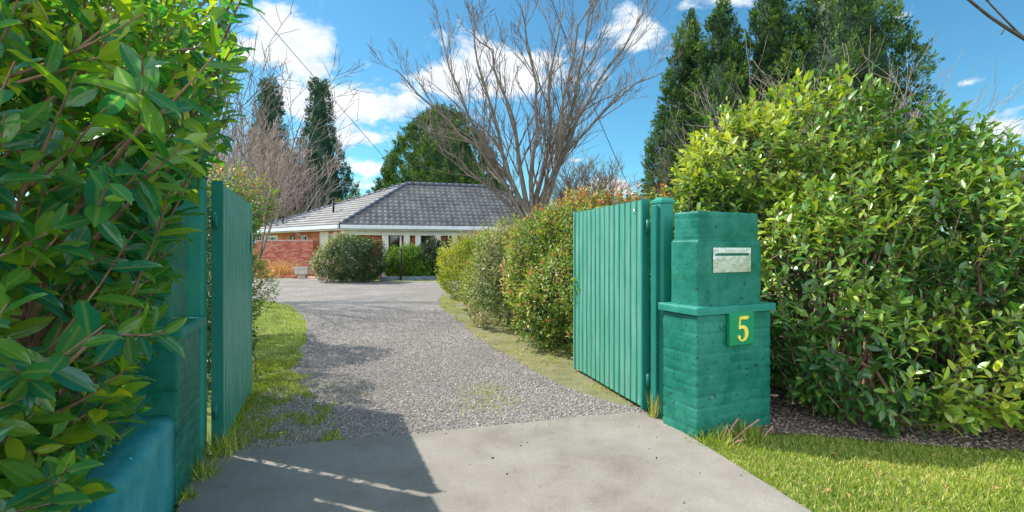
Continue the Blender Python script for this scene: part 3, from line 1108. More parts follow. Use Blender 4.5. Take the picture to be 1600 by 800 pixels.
def figure_five(o, h):
    """serifed figure 5 drawn as strokes of varying width"""
    pts_bowl = []
    # bowl from the stem round to the ball terminal
    for i in range(25):
        a = math.radians(128 - i * (128 + 148) / 24)
        pts_bowl.append((0.30 + 0.25 * math.cos(a), 0.30 + 0.29 * math.sin(a)))
    strokes = [
        ([(0.14, 0.97), (0.60, 0.97)], [0.06, 0.075]),
        ([(0.60, 0.965), (0.665, 1.03)], [0.075, 0.015]),
        ([(0.165, 0.99), (0.14, 0.50)], [0.03, 0.03]),
        (pts_bowl, [0.034 + 0.062 * math.sin(PI * min(1, i / 18)) ** 1.2 for i in range(25)]),
    ]
    b = MB()
    lift = 0.0
    for pts, wd in strokes:
        lift += 0.0006
        q = [Vector((p[0], p[1], 0)) for p in pts]
        Ls, Rs = [], []
        for i, p in enumerate(q):
            t_ = (q[min(i + 1, len(q) - 1)] - q[max(i - 1, 0)]).normalized()
            nn = Vector((-t_.y, t_.x, 0))
            Ls.append(p + nn * wd[i])
            Rs.append(p - nn * wd[i])
        def w3(p, d):
            return o + U * (p.x * h) + Z * (p.y * h) - Vv * d
        for i in range(len(q) - 1):
            b.face([w3(Rs[i], .006 + lift), w3(Rs[i + 1], .006 + lift), w3(Ls[i + 1], .006 + lift), w3(Ls[i], .006 + lift)])
            b.face([w3(Ls[i], -.001), w3(Ls[i], .006 + lift), w3(Ls[i + 1], .006 + lift), w3(Ls[i + 1], -.001)])
            b.face([w3(Rs[i], .006 + lift), w3(Rs[i], -.001), w3(Rs[i + 1], -.001), w3(Rs[i + 1], .006 + lift)])
    # ball terminal
    c = Vector((0.115, 0.17, 0))
    ring = [c + Vector((math.cos(2 * PI * k / 14) * .075, math.sin(2 * PI * k / 14) * .075, 0)) for k in range(14)]
    b.face([o + U * (p.x * h) + Z * (p.y * h) - Vv * (.0095) for p in ring])
    for k in range(14):
        p, q_ = ring[k], ring[(k + 1) % 14]
        b.face([o + U * (p.x * h) + Z * (p.y * h) - Vv * .0095, o + U * (p.x * h) + Z * (p.y * h) + Vv * .001,
                o + U * (q_.x * h) + Z * (q_.y * h) + Vv * .001, o + U * (q_.x * h) + Z * (q_.y * h) - Vv * .0095])
    return b


figure_five(np_o + U * .072 + Z * .035, .19).build('number_five', M['gold'], plate2)

# left pillar and low wall
U2 = Vector((-.942, -.336, 0)).normalized()
V2 = Vector((-.336, .942, 0)).normalized()
N0 = Vector((-1.947, 2.876, 0))
lp = empty('gate_pillar', N0, 'teal painted brick pillar with a coping half hidden in the left laurel', 'pillar')
pillar(lp, N0, U2, V2, .80, .49)
masonry('upper_block', N0 + U2 * .05 + V2 * .05 + Z * 1.038, U2, V2, .70, .39, .74, M['pillar'], lp, joints=.003)

lw_d = Vector((.395, -.919, 0)).normalized()
lw_n = Vector((-.919, -.395, 0)).normalized()
lw0 = N0 + U2 * 0.0 + Vector((-.01, -.004, 0))
b = MB()
prof = [(0, -.03), (0, .48), (.008, .508), (.03, .527), (.07, .535), (.15, .535), (.19, .527), (.212, .508), (.22, .48), (.22, -.03)]
NS = 26
Lw = 3.3
rows = []
for i in range(NS + 1):
    q = lw0 + lw_d * (Lw * i / NS)
    row = []
    for (a_, z_) in prof:
        p = q + lw_n * a_ + Z * z_
        w = noise.noise(p * 4) * .006
        row.append(p + lw_n * w + Z * (w if z_ > .3 else 0))
    rows.append(row)
for i in range(NS):
    for k in range(len(prof) - 1):
        b.face([rows[i][k], rows[i + 1][k], rows[i + 1][k + 1], rows[i][k + 1]], smooth=True)
b.face(rows[0])
b.face(list(reversed(rows[-1])))
lw = b.build('low_wall', M['render'])
tag(lw, 'low rendered teal wall with a rounded top along the left edge of the concrete', 'wall')


# gate posts
def gate_post(c, label, w=.165, h=1.98):
    r = empty('gate_post', c, label, 'gate post', 'steel gate posts')
    b = MB()
    b.box(c - U * (w / 2) - Vv * (w / 2) - Z * .02, U, Vv, Z, w, w, h, bev=.018)
    b.build('post', M['post'], r)
    b = MB()
    e = .006
    lo = [c + U * (sx_ * (w / 2 + e)) + Vv * (sy_ * (w / 2 + e)) + Z * (h - .03) for sx_, sy_ in ((-1, -1), (1, -1), (1, 1), (-1, 1))]
    mi = [p + Z * .022 for p in lo]
    top = [c + U * (sx_ * (w / 2 - .035)) + Vv * (sy_ * (w / 2 - .035)) + Z * (h + .022) for sx_, sy_ in ((-1, -1), (1, -1), (1, 1), (-1, 1))]
    for i in range(4):
        j = (i + 1) % 4
        b.face([lo[i], lo[j], mi[j], mi[i]])
        b.face([mi[i], mi[j], top[j], top[i]])
    b.face(top)
    b.build('cap', M['post'], r)
    return r


gp1 = gate_post(Vector((1.345, 4.40, 0)), 'square green steel post between the right gate and the letterbox pillar', .14, 1.93)
b = MB()
pc = Vector((1.345, 4.40, 0)) - U * .105 - Vv * .03
b.box(pc - Z * .02, U, Vv, Z, .028, .07, 1.9, bev=.004)
b.build('stop_channel', M['gateframe'], gp1)
gp2 = gate_post(Vector((-2.27, 3.475, 0)), 'square teal steel post standing behind the left gate pillar', .19, 2.03)


def make_gate(A, B, z0, z1a, z1b, n_out, label, boards=14, latch=False, lug=True):
    """ribbed sheet from A (hinge) to B (free end); n_out = side facing the drive"""
    A, B = Vector(A), Vector(B)
    d = (B - A).normalized()
    L = (B - A).length
    root = empty('driveway_gate', A, label, 'gate', 'open driveway gates')
    b = MB()
    bw = (L - .05) / boards
    prof = []
    x = .025
    for i in range(boards):
        prof += [(x, 0.0), (x + bw * .72, 0.0), (x + bw * .78, -.012), (x + bw * .93, -.012), (x + bw, 0.0)]
        x += bw
    pr = [prof[0]]
    for p in prof[1:]:
        if (Vector(p) - Vector(pr[-1])).length > 1e-5:
            pr.append(p)
    zt = lambda x: z1a + (z1b - z1a) * x / L
    rowsz = 8
    for (xa, da), (xb, db) in zip(pr[:-1], pr[1:]):
        for k in range(rowsz):
            f0, f1 = k / rowsz, (k + 1) / rowsz
            def pt(x, dd, f):
                z = z0 + .02 + (zt(x) - .012 - z0 - .02) * f
                w = noise.noise(Vector((x * 2.2, z * 1.6, L))) * .004
                return A + d * x + n_out * (dd + w) + Z * z
            q = [pt(xa, da, f0), pt(xb, db, f0), pt(xb, db, f1), pt(xa, da, f1)]
            b.face(q if d.cross(Z).dot(n_out) > 0 else list(reversed(q)))
    b.build('ribbed_sheet', M['gate'], root)
    nb = -n_out
    # end stiles, top and bottom rails
    for x0 in (0.0, L - .026):
        s = MB()
        o_ = A + d * x0 + n_out * .010 + Z * z0
        if x0 == 0:
            s.box(o_, d, nb, Z, .026, .075, zt(x0) - z0)
        else:
            s.box(o_, d, nb, Z, .026, .06, zt(L) - z0)
        s.build('end_stile', M['gateframe'] if x0 == 0 else M['gate'], root)
    s = MB()
    dt = (d * L + Z * (z1b - z1a)).normalized()
    s.box(A + d * .027 + nb * .022 + Z * (z1a - .045), dt, nb, Z, L - .054, .035, .04)
    s.build('top_rail', M['gateframe'], root)
    s = MB()
    s.box(A + d * .027 + nb * .022 + Z * (z0 + .02), d, nb, Z, L - .054, .035, .04)
    s.build('bottom_rail', M['gateframe'], root)
    s = MB()
    s.box(A + d * .027 + nb * .022 + Z * (z0 + .95), d, nb, Z, L - .054, .035, .04)
    s.build('middle_rail', M['gateframe'], root)
    for hz in (.25, 1.65):
        s = MB()
        hp = A - d * .03 + nb * .03
        s.tube([hp + Z * (hz), hp + Z * (hz + .11)], .016, 10)
        s.box(hp + Z * (hz + .02) - n_out * .006, d, nb, Z, .05, .012, .07)
        s.build('hinge', M['gateframe'], root)
    if latch:
        s = MB()
        lp_ = A + d * (L - .075) + n_out * .011 + Z * 1.46
        s.box(lp_, d, n_out, Z, .035, .012, .20, bev=.004)
        lo = s.build('latch_plate', M['steel'], root)
        s = MB()
        s.tube([lp_ + d * .017 + n_out * .012 + Z * .10, lp_ + d * .017 + n_out * .035 + Z * .10], .010, 10)
        s.tube([lp_ + d * .017 + n_out * .035 + Z * .06, lp_ + d * .017 + n_out * .035 + Z * .14], .008, 8)
        s.build('handle', M['steel'], lo)
    else:
        s = MB()
        q = A + d * .13 + n_out * .004 + Z * (z1a - .09)
        s.tube([q, q + n_out * .016], .012, 10)
        s.tube([q + n_out * .012, q + n_out * .014 - Z * .05], .005, 6)
        s.build('catch', M['steel'], root)
    return root


dR = (Vector((.757, 6.02, 0)) - Vector((1.197, 4.50, 0))).normalized()
make_gate((1.197, 4.50, 0), (.757, 6.02, 0), .03, 1.955, 1.945, Vector((-dR.y, dR.x, 0)), 'sunlit green ribbed steel gate standing open on the right of the drive', 14)
dL = (Vector((-2.67, 5.05, 0)) - Vector((-2.15, 3.65, 0))).normalized()
make_gate((-2.15, 3.65, 0), (-2.67, 5.05, 0), .03, 2.0, 1.96, Vector((dL.y, -dL.x, 0)), 'shaded teal ribbed steel gate with a latch, open on the left', 12, latch=True)

# ================================================================== house
EV = Vector((-8.45, 24.3, 0))
dF = Vector((.957, .289, 0)).normalized()
dLf = Vector((-.757, .654, 0)).normalized()
nF = Vector((dF.y, -dF.x, 0))
nL = Vector((-dLf.y * -1, -dLf.x * -1, 0))
nL = Vector((-dLf.y, dLf.x, 0))      # outwards from the left wing (towards the viewer)
if nL.y > 0:
    nL = -nL
house = empty('brick_house', (-6, 28, 0), 'low brick house with a grey tiled hip roof at the end of the drive', 'house')
ZE = 2.66
PK = Vector((-6.06, 28.5, 5.2))
RR = PK + dF * 4.7
RD = EV + dF * 9.6 + Z * ZE
RD2 = EV + dF * 13.5 + Z * ZE
QL = at(562, 32.4, py=307)
LE = EV + dLf * 10.5 + Z * ZE


def tiled(name, poly, eave_a, eave_b, up_hint, parent, tile_w=.30, tile_h=.34, depth=.045):
    """real tile courses: waves across the slope and a step at every course, clipped to the roof plane's outline"""
    a, b_ = Vector(eave_a), Vector(eave_b)
    ex = (b_ - a).normalized()
    n = None
    # plane normal from polygon
    pv = [Vector(p) for p in poly]
    n = (pv[1] - pv[0]).cross(pv[2] - pv[0]).normalized()
    if n.z < 0:
        n = -n
    ey = n.cross(ex).normalized()
    if ey.z < 0:
        ey = -ey
    P2 = [((p - a).dot(ex), (p - a).dot(ey)) for p in pv]
    x0, x1 = min(p[0] for p in P2), max(p[0] for p in P2)
    y0, y1 = min(p[1] for p in P2), max(p[1] for p in P2)
    nx = int((x1 - x0) / tile_w * 6)
    ny = int(math.ceil((y1 - y0) / tile_h))
    V, Fq, UVs = [], [], []
    xs = np.linspace(x0, x1, nx + 1)
    for j in range(ny):
        ya, yb = y0 + j * tile_h, y0 + (j + 1) * tile_h
        base = len(V)
        for (yy, lift) in ((ya, -.008), (ya + .001, .024), (yb, -.006)):
            for x in xs:
                w = abs(math.sin(PI * x / tile_w)) ** 0.8 * depth
                p = a + ex * x + ey * yy + n * (w + lift)
                V.append(p)
                UVs.append((x, yy + .02))
        m_ = nx + 1
        for r in range(2):
            for i in range(nx):
                cx = (xs[i] + xs[i + 1]) / 2
                cy = (ya + yb) / 2
                if in_poly(np.array([[cx, cy]]), P2)[0]:
                    k0 = base + r * m_ + i
                    Fq.append((k0, k0 + 1, k0 + 1 + m_, k0 + m_))
    return mesh_np(name, np.array([tuple(v) for v in V]), [np.array(Fq)], M['roof'], parent, uv=np.array(UVs), smooth=False)


E3 = EV + Z * ZE
tiled('roof', [E3, RD2, RR, PK], E3, RD2, None, house)
tiled('roof', [E3, PK, LE], E3, LE, None, house)
# sheathing under the tiles (also the hidden back slopes)
b = MB()
dn = Z * -.12
BK = Vector((-1, 36.5, ZE))
b.face([E3 + dn, RD2 + dn, RR + dn, PK + dn])
b.face([E3 + dn, PK + dn, LE + dn])
b.face([PK, RR, BK, Vector((-9, 37, ZE))])
b.face([RR, RD2, BK])
b.face([LE, PK, Vector((-9, 37, ZE))])
b.build('roof_boards', M['roof'], house)
# ridge and hip caps: rows of half-round tiles
def ridge(p, q, r=.12, name='ridge_cap'):
    p, q = Vector(p), Vector(q)
    n_ = max(2, int((q - p).length / .38))
    b = MB()
    for i in range(n_):
        s0 = p + (q - p) * (i / n_)
        s1 = p + (q - p) * ((i + 1.08) / n_)
        b.tube([s0 + Z * .03, s1 + Z * .05], [r, r * 1.12], 8)
    return b.build(name, M['ridge'], house)


M['ridge'] = mat_noise('ridge_tile', (0.07, 0.08, 0.115), (0.12, 0.13, 0.16), 3, 0.5)
ridge(E3, PK, .11)
ridge(PK, RR, .11)
ridge(RR, RD2, .10)
ridge(PK, LE, .08)
# fascia with gutter and soffit
b = MB()
b.box(EV + nF * .07 + Z * (ZE - .19), dF, nF, Z, 13.5, .10, .19, bev=.015)
b.build('gutter', M['gutter'], house)
b = MB()
b.box(EV + nL * .07 + Z * (ZE - .19), dLf, nL, Z, 10.5, .10, .19, bev=.015)
b.build('gutter', M['gutter'], house)
WI = .62
wc = None
# wall corner where the inset lines meet
def line_meet(p, d, q, e):
    den = d.x * e.y - d.y * e.x
    t_ = ((q.x - p.x) * e.y - (q.y - p.y) * e.x) / den
    return p + d * t_


wf = EV - nF * WI
wl = EV - nL * WI
wc = line_meet(wf, dF, wl, dLf)
b = MB()
b.prism([tuple((EV + nF * .06)[:2]), tuple((EV + dF * 13.4 + nF * .06)[:2]), tuple((wf + dF * 13.4 - nF * .2)[:2]), tuple((wc - nF * .2 - nL * .1)[:2]), tuple((wl + dLf * 10.4 - nL * .2)[:2]), tuple((EV + dLf * 10.4 + nL * .06)[:2])], ZE - .25, ZE - .2)
b.build('soffit', M['soffit'], house)
# walls
TOPZ = ZE - .27
b = MB()
b.box(wc + Z * -.1, dF, -nF, Z, 13, .2, TOPZ + .1)
b.build('front_wall', M['brick'], house)
b = MB()
b.box(wc - nL * .002 + dLf * .0 + Z * -.1, dLf, -nL, Z, 10, .2, TOPZ + .1)
b.build('side_wall', M['brick'], house)
# beam over the porch line and the cream piers
pl = EV - nF * .28
b = MB()
x0p, t0 = on_line(497, pl, dF)
b.box(pl + dF * (0.0) + Z * (TOPZ - .22), dF, -nF, Z, 12.8, .16, .24)
b.build('beam', M['cream'], house)


def pier(pa, pb, base=0.0, line=None, d=None, nn=None, dep=.16):
    line = line or pl
    d = d or dF
    nn = nn or nF
    a, ta = on_line(pa, line, d)
    c, tb = on_line(pb, line, d)
    b = MB()
    lo, hi = min(ta, tb), max(ta, tb)
    b.box(line + d * lo + Z * -.05 - nn * .003, d, -nn, Z, hi - lo, dep, TOPZ - .22 + .05 - .002, bev=.01)
    b.build('pier', M['cream'], house)


for pa, pb in ((541, 550), (597, 607), (631, 640.5), (649, 657.5), (680, 689), (706, 714), (733, 741), (764, 772)):
    pier(pa, pb)


def window(pa, pb, z0, z1, line, d, nn, fr=.05, mull=(), frame='cream'):
    a, ta = on_line(pa, line, d)
    c, tb = on_line(pb, line, d)
    lo, hi = min(ta, tb), max(ta, tb)
    w = hi - lo
    o_ = line + d * lo + nn * .03 + Z * z0
    b = MB()
    b.box(o_, d, -nn, Z, fr, .06, z1 - z0)
    b.box(o_ + d * (w - fr), d, -nn, Z, fr, .06, z1 - z0)
    b.box(o_ + d * fr, d, -nn, Z, w - 2 * fr, .06, fr)
    b.box(o_ + d * fr + Z * (z1 - z0 - fr), d, -nn, Z, w - 2 * fr, .06, fr)
    for m_ in mull:
        b.box(o_ + d * (fr + (w - 2 * fr) * m_ - .02) + Z * fr, d, -nn, Z, .04, .055, z1 - z0 - 2 * fr)
    wo = b.build('window', M[frame], house)
    b = MB()
    b.box(o_ + d * fr - nn * .03 + Z * fr, d, -nn, Z, w - 2 * fr, .02, z1 - z0 - 2 * fr)
    b.build('pane', M['glass'], wo)
    return wo


window(608, 624, .3, 2.2, wf, dF, nF, mull=(), frame='black')
window(658, 672, .3, 2.2, wf, dF, nF, mull=(), frame='black')
window(697, 706, .3, 2.2, wf, dF, nF, frame='black')
window(728, 748, .3, 2.2, wf, dF, nF, mull=(.5,), frame='black')
window(527, 541, 1.0, 2.25, wf, dF, nF, frame='cream')
window(513, 521, 1.0, 2.25, wl, dLf, nL, frame='cream')
window(471, 480, 1.2, 2.25, wl, dLf, nL, frame='cream')
window(454, 460, 1.2, 2.25, wl, dLf, nL, frame='black')
window(414, 434, 1.2, 2.3, wl, dLf, nL, fr=.12, mull=(.5,))
# cream wall piece at the corner and downpipes
for pa, pb in ((500, 513), (521, 527)):
    a, ta = on_line(pa, wl, dLf)
    c, tb = on_line(pb, wl, dLf)
    b = MB()
    b.box(wl + dLf * min(ta, tb) + nL * .02 - Z * .05, dLf, -nL, Z, abs(tb - ta), .03, TOPZ + .04)
    b.build('cream_panel', M['cream'], house)
for pxp in (472, 421):
    a, ta = on_line(pxp, wl + nL * .1, dLf)
    b = MB()
    b.tube([a, a + Z * (TOPZ - .25), a + nL * .45 + Z * (ZE - .2)], .04, 8)
    b.build('downpipe', M['gutter'], house)
a, ta = on_line(626, wf + nF * .2, dF)
b = MB()
b.tube([a, a + Z * 2.2], .05, 8)
b.build('downpipe', M['cream'], house)
# flues and vents on the roof
def flue(p, h, r, mat='black', capr=1.5):
    b = MB()
    b.tube([p - Z * .3, p + Z * h], r, 10)
    b.tube([p + Z * (h - .02), p + Z * (h + .09)], [r * capr, r * capr * .8], 10)
    return b.build('flue', M[mat], house)


flue(at(521, 27.6, py=324), .42, .055)
flue(at(442, 29.5, py=351), .45, .05)
flue(at(736, 30.3, py=293), .06, .12, 'black', 1.6)
flue(at(804, 29.3, py=322), .1, .13, 'steel', 1.2)
flue(at(781, 29.0, py=327), .06, .12, 'steel', 1.2)

# courtyard wall
cwa = at(489, 26.3, 0)
cwb = at(395, 27.2, 0)
dcw = (cwb - cwa).normalized()
ncw = Vector((-dcw.y, dcw.x, 0))
cw = empty('courtyard_wall', cwa, 'red brick courtyard wall with a soldier course in front of the house', 'wall')
b = MB()
b.box(cwa - Z * .1, dcw, -ncw if ncw.y < 0 else ncw, Z, (cwb - cwa).length + .8, .23, 1.97)
b.build('brickwork', M['courtbrick'], cw)
b = MB()
b.box(cwa - dcw * .02 + Z * 1.873 - (ncw if ncw.y > 0 else -ncw) * .02, dcw, (ncw if ncw.y > 0 else -ncw), Z, (cwb - cwa).length + .82, .27, .08, bev=.01)
b.build('wall_coping', mat_noise('coping_brick', (0.34, 0.2, 0.17), (0.48, 0.34, 0.3), 6, 0.9), cw)

# brick garden edging, paved strip, timber edging
ea, eb = at(398, 25.2, 0), at(462, 24.6, 0)
b = MB()
ed = (eb - ea).normalized()
b.box(ea - ed * 1.5 - Z * .05, ed, Vector((-ed.y, ed.x, 0)), Z, (eb - ea).length + 1.5, .11, .2, bev=.012)
o = b.build('brick_edging', M['courtbrick'])
tag(o, 'low red brick edging in front of the dry grass clump', 'garden edging')
pv = sheet('brick_path', [tuple(at(462, 24.6, 0)[:2]), tuple(at(500, 23.4, 0)[:2]), tuple(at(520, 24.6, 0)[:2]), tuple(at(485, 26.3, 0)[:2])], .014,
           mat_noise('paving_brick', (0.5, 0.28, 0.22), (0.62, 0.42, 0.34), 5, 0.9))
ea, eb = at(594, 22.7, 0), at(684, 23.6, 0)
ed = (eb - ea).normalized()
b = MB()
b.box(ea - Z * .05, ed, Vector((-ed.y, ed.x, 0)), Z, (eb - ea).length, .12, .23, bev=.01)
o = b.build('timber_edging', mat_noise('grey_timber', (0.10, 0.14, 0.17), (0.2, 0.24, 0.27), 6, 0.9))
tag(o, 'blue grey timber sleeper edging below the green shrubs by the house', 'garden edging')

# stone planter
pc = at(474, 24.7, 0)
pr_ = empty('stone_planter', pc, 'square weathered stone planter at the right end of the courtyard wall', 'planter')
b = MB()
mstone = mat_noise('weathered_stone', (0.40, 0.34, 0.30), (0.62, 0.56, 0.5), 9, 0.95, .5)
for (w0, w1, z0, z1) in ((.17, .15, 0, .07), (.12, .20, .07, .22), (.30, .34, .22, .50), (.37, .37, .50, .58)):
    lo = [pc + Vector((sx_ * w0, sy_ * w0, z0)) for sx_, sy_ in ((-1, -1), (1, -1), (1, 1), (-1, 1))]
    hi = [pc + Vector((sx_ * w1, sy_ * w1, z1)) for sx_, sy_ in ((-1, -1), (1, -1), (1, 1), (-1, 1))]
    for i in range(4):
        j = (i + 1) % 4
        b.face([lo[i], lo[j], hi[j], hi[i]])
    b.face(hi)
    b.face(list(reversed(lo)))
b.build('bowl', mstone, pr_)
b = MB()
b.box(pc + Vector((-.32, -.32, .585)), Vector((1, 0, 0)), Vector((0, 1, 0)), Z, .64, .64, .012)
b.build('soil', M['soil'], pr_)

# black bollard light in the bed
bp_ = at(626, 22.9, 0)
bl = empty('garden_bollard', bp_, 'slim black garden post rising from the green shrubs before the house', 'garden post')
b = MB()
b.tube([bp_, bp_ + Z * 1.42], .045, 10)
b.build('post', M['black'], bl)
b = MB()
b.tube([bp_ + Z * 1.42, bp_ + Z * 1.46, bp_ + Z * 1.5], [.06, .065, .03], 10)
b.build('cap', M['black'], bl)

# neighbour's chimney seen over the right gate
cp = at(994, 21, 0)
ch = empty('brick_chimney', cp, 'red brick chimney top with a metal flue just above the right gate', 'chimney')
b = MB()
ztop = 1.5 + (388 - 316) * 21 / 771
X1, Y1 = Vector((.97, .24, 0)), Vector((-.24, .97, 0))
b.box(cp - X1 * .36 - Y1 * .3 - Z * .1, X1, Y1, Z, .72, .6, ztop + .1)
b.build('stack', M['courtbrick'], ch)
b = MB()
b.box(cp - X1 * .43 - Y1 * .37 + Z * (ztop + .002), X1, Y1, Z, .86, .74, .17, bev=.015)
b.build('corbel', M['courtbrick'], ch)
b = MB()
q = cp - X1 * .08 + Z * (ztop + .17)
b.tube([q, q + Z * .14], .13, 12)
b.tube([q + Z * .14, q + Z * .20, q + Z * .26], [.19, .17, .06], 12)
b.build('flue', M['steel'], ch)


# ================================================================== plants
def blob_points(blobs, n, shell=(0.85, 1.03), lump=0.12, lscale=1.2, seed=0.0, zmin=0.05):
    """points in the outer shell of a union of ellipsoids, with outward normals"""
    C = np.array([b_[0] for b_ in blobs], float)
    R = np.array([b_[1] for b_ in blobs], float)
    area = (R[:, 0] * R[:, 1] + R[:, 0] * R[:, 2] + R[:, 1] * R[:, 2])
    idx = RNG.choice(len(blobs), size=int(n * 2.2), p=area / area.sum())
    d = rand_unit(len(idx))
    s = shell[0] + (shell[1] - shell[0]) * RNG.random(len(idx))
    P = C[idx] + R[idx] * d * s[:, None]
    nz = vnoise(P, lscale, seed)
    P = C[idx] + R[idx] * d * (s * (1 + lump * nz * 2))[:, None]
    N_ = nrm(d / R[idx])
    keep = P[:, 2] > zmin
    for i in range(len(blobs)):
        q = (P - C[i]) / R[i]
        inside = np.linalg.norm(q, axis=1) < shell[0] * 0.92
        keep &= ~(inside & (idx != i))
    P, N_ = P[keep][:n], N_[keep][:n]
    return P, N_


def add_shoots(c, st, P, D, L, K, leaf_len, leaf_w, kind, tint_fn, th=(80, 25), gravity=0.1, stem_r=0.004, curl=.14, up=0.0, jitter=.25):
    n = len(P)
    D = nrm(D)
    ref = rand_unit(n)
    e1 = nrm(np.cross(D, ref))
    e2 = np.cross(D, e1)
    upv = np.array([0, 0, 1.0])
    phi0 = RNG.random(n) * 6.28
    bend = (up * L * 0.5)[:, None] * upv[None, :]
    for k_ in range(K):
        t_ = 0.18 + 0.82 * (k_ + RNG.random(n) * .5) / K
        phi = phi0 + k_ * 2.4 + RNG.normal(size=n) * .3
        r = np.cos(phi)[:, None] * e1 + np.sin(phi)[:, None] * e2
        pos = P + D * (L * t_)[:, None] + bend * (t_ ** 2)[:, None]
        dl = nrm(D + bend / np.maximum(L[:, None], .01) * 2 * t_[:, None])
        theta = np.radians(th[0] + (th[1] - th[0]) * t_ + RNG.normal(size=n) * 10)
        A = dl * np.cos(theta)[:, None] + r * np.sin(theta)[:, None]
        A[:, 2] -= gravity
        A = nrm(A + RNG.normal(size=(n, 3)) * jitter * .5)
        Nn = dl + upv * .35 + RNG.normal(size=(n, 3)) * jitter
        ll = leaf_len * (0.55 + 0.75 * RNG.random(n)) * (1.0 - 0.25 * (t_ > .9))
        c.leaves(pos, A, Nn, ll, leaf_w / leaf_len * ll * (0.85 + .3 * RNG.random(n)), tint_fn(pos, t_, n), kind, curl)
    if st is not None:
        ts = np.linspace(0, 1, 4)
        PT = P[:, None, :] + D[:, None, :] * (L[:, None] * ts)[:, :, None] + bend[:, None, :] * (ts ** 2)[None, :, None]
        Rr = stem_r * (1 - 0.65 * ts)[None, :] * np.ones((n, 1))
        st.tubes(PT, Rr, 4)


def bush(name, base, label, cat, blobs, leaf_mat, n_shoots, K=9, shoot_len=.38, leaf=(.13, .045), kind='laurel', tint=None, inner=1500,
         bark='redbark', stems=40, up=.5, lump=.2, lscale=1.5, group=None, seed=0.0, th=(80, 25), bias=(0, 0, 0), stem_r=.004, extra=None,
         shell=(.86, 1.02), branch_r=.02, gravity=.1, upmix=.45, filt=None, lenvar=(.6, 1.3), filt_leaves=False, feet=None, clump=0):
    root = empty(name, base, label, cat, group)
    c, st = Cloud(), Cloud()
    tint = tint or (lambda pos, t_, n: np.clip(RNG.random(n) * .6 + .25 * t_ + .2 * vnoise(pos, 1.6, seed), 0, .95))
    P, N_ = blob_points(blobs, n_shoots, shell, lump, lscale, seed)
    if filt is not None:
        k_ = filt(P)
        P, N_ = P[k_], N_[k_]
    if clump:
        k_ = (vnoise(P, 2.6, seed + 30) + .5 * vnoise(P, 6.0, seed + 31) > -.10) | (RNG.random(len(P)) > clump)
        P, N_ = P[k_], N_[k_]
    n = len(P)
    D = nrm(N_ * (1 - upmix) + np.array([0, 0, upmix]) + np.array(bias) + RNG.normal(size=(n, 3)) * .28)
    L = shoot_len * (lenvar[0] + (lenvar[1] - lenvar[0]) * RNG.random(n))
    leaf_scale = 1.0
    P0 = P - D * (L * .65)[:, None]
    if filt_leaves:
        k_ = filt(P0) & filt(P0 + D * L[:, None] * .9 + np.array([-.04, 0, 0]))
        P0, D, L, P = P0[k_], D[k_], L[k_], P[k_]
        n = len(P0)
    P0[:, 2] = np.maximum(P0[:, 2], 0.06)
    add_shoots(c, st, P0, D, L, K, leaf[0], leaf[1], kind, tint, th=th, up=np.full(n, up), stem_r=stem_r, gravity=gravity)
    if inner:
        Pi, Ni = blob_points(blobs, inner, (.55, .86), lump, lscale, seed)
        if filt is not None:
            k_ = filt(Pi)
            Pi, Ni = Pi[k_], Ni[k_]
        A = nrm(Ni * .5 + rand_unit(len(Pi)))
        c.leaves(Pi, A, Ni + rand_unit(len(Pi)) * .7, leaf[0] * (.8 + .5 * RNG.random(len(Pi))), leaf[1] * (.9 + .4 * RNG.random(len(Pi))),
                 RNG.random(len(Pi)) * .3, kind)  # inner leaves tinted darker: shade of the gaps put into their colour
    # branches up from the base into the crown
    if stems and n:
        ids = RNG.choice(n, size=min(stems, n), replace=False)
        T = P0[ids]
        C = np.array([b_[0] for b_ in blobs])
        near = np.argmin(np.linalg.norm(T[:, None, :2] - C[None, :, :2], axis=2), axis=1)
        B = C[near] * np.array([1, 1, 0]) + RNG.normal(size=(len(ids), 3)) * np.array([.18, .18, 0])
        if feet is not None:
            FT = np.array(feet, float)
            B = FT[RNG.integers(0, len(FT), len(ids))] + RNG.normal(size=(len(ids), 3)) * np.array([.07, .07, 0])
        mid = B * .55 + T * .45
        mid[:, 2] = T[:, 2] * (.35 + .2 * RNG.random(len(ids)))
        mid[:, :2] = B[:, :2] * (.6 if feet is None else .8) + T[:, :2] * (.4 if feet is None else .2)
        ts = np.linspace(0, 1, 9)[None, :, None]
        PT = B[:, None] * (1 - ts) ** 2 + mid[:, None] * 2 * ts * (1 - ts) + T[:, None] * ts ** 2
        PT[:, 1:-1] += RNG.normal(size=PT[:, 1:-1].shape) * .024
        rr = branch_r * (0.6 + .8 * RNG.random((len(ids), 1))) * (1 - .75 * np.linspace(0, 1, 9))[None, :]
        st.tubes(PT, rr, 6)
    if extra:
        extra(c, st)
    st.build('branches', M[bark], root)
    c.build('foliage', M[leaf_mat], root)
    return root


# ---- big laurel on the right
def tint_r(pos, t_, n):
    return np.clip(.02 + RNG.random(n) * .5 + .28 * t_ + .55 * vnoise(pos, .9, 3.0) + .2 * vnoise(pos, 3.0, 6.0) + .05 * (pos[:, 2] - 1.5) * .6, 0, .94) + (RNG.random(n) < .004) * .06


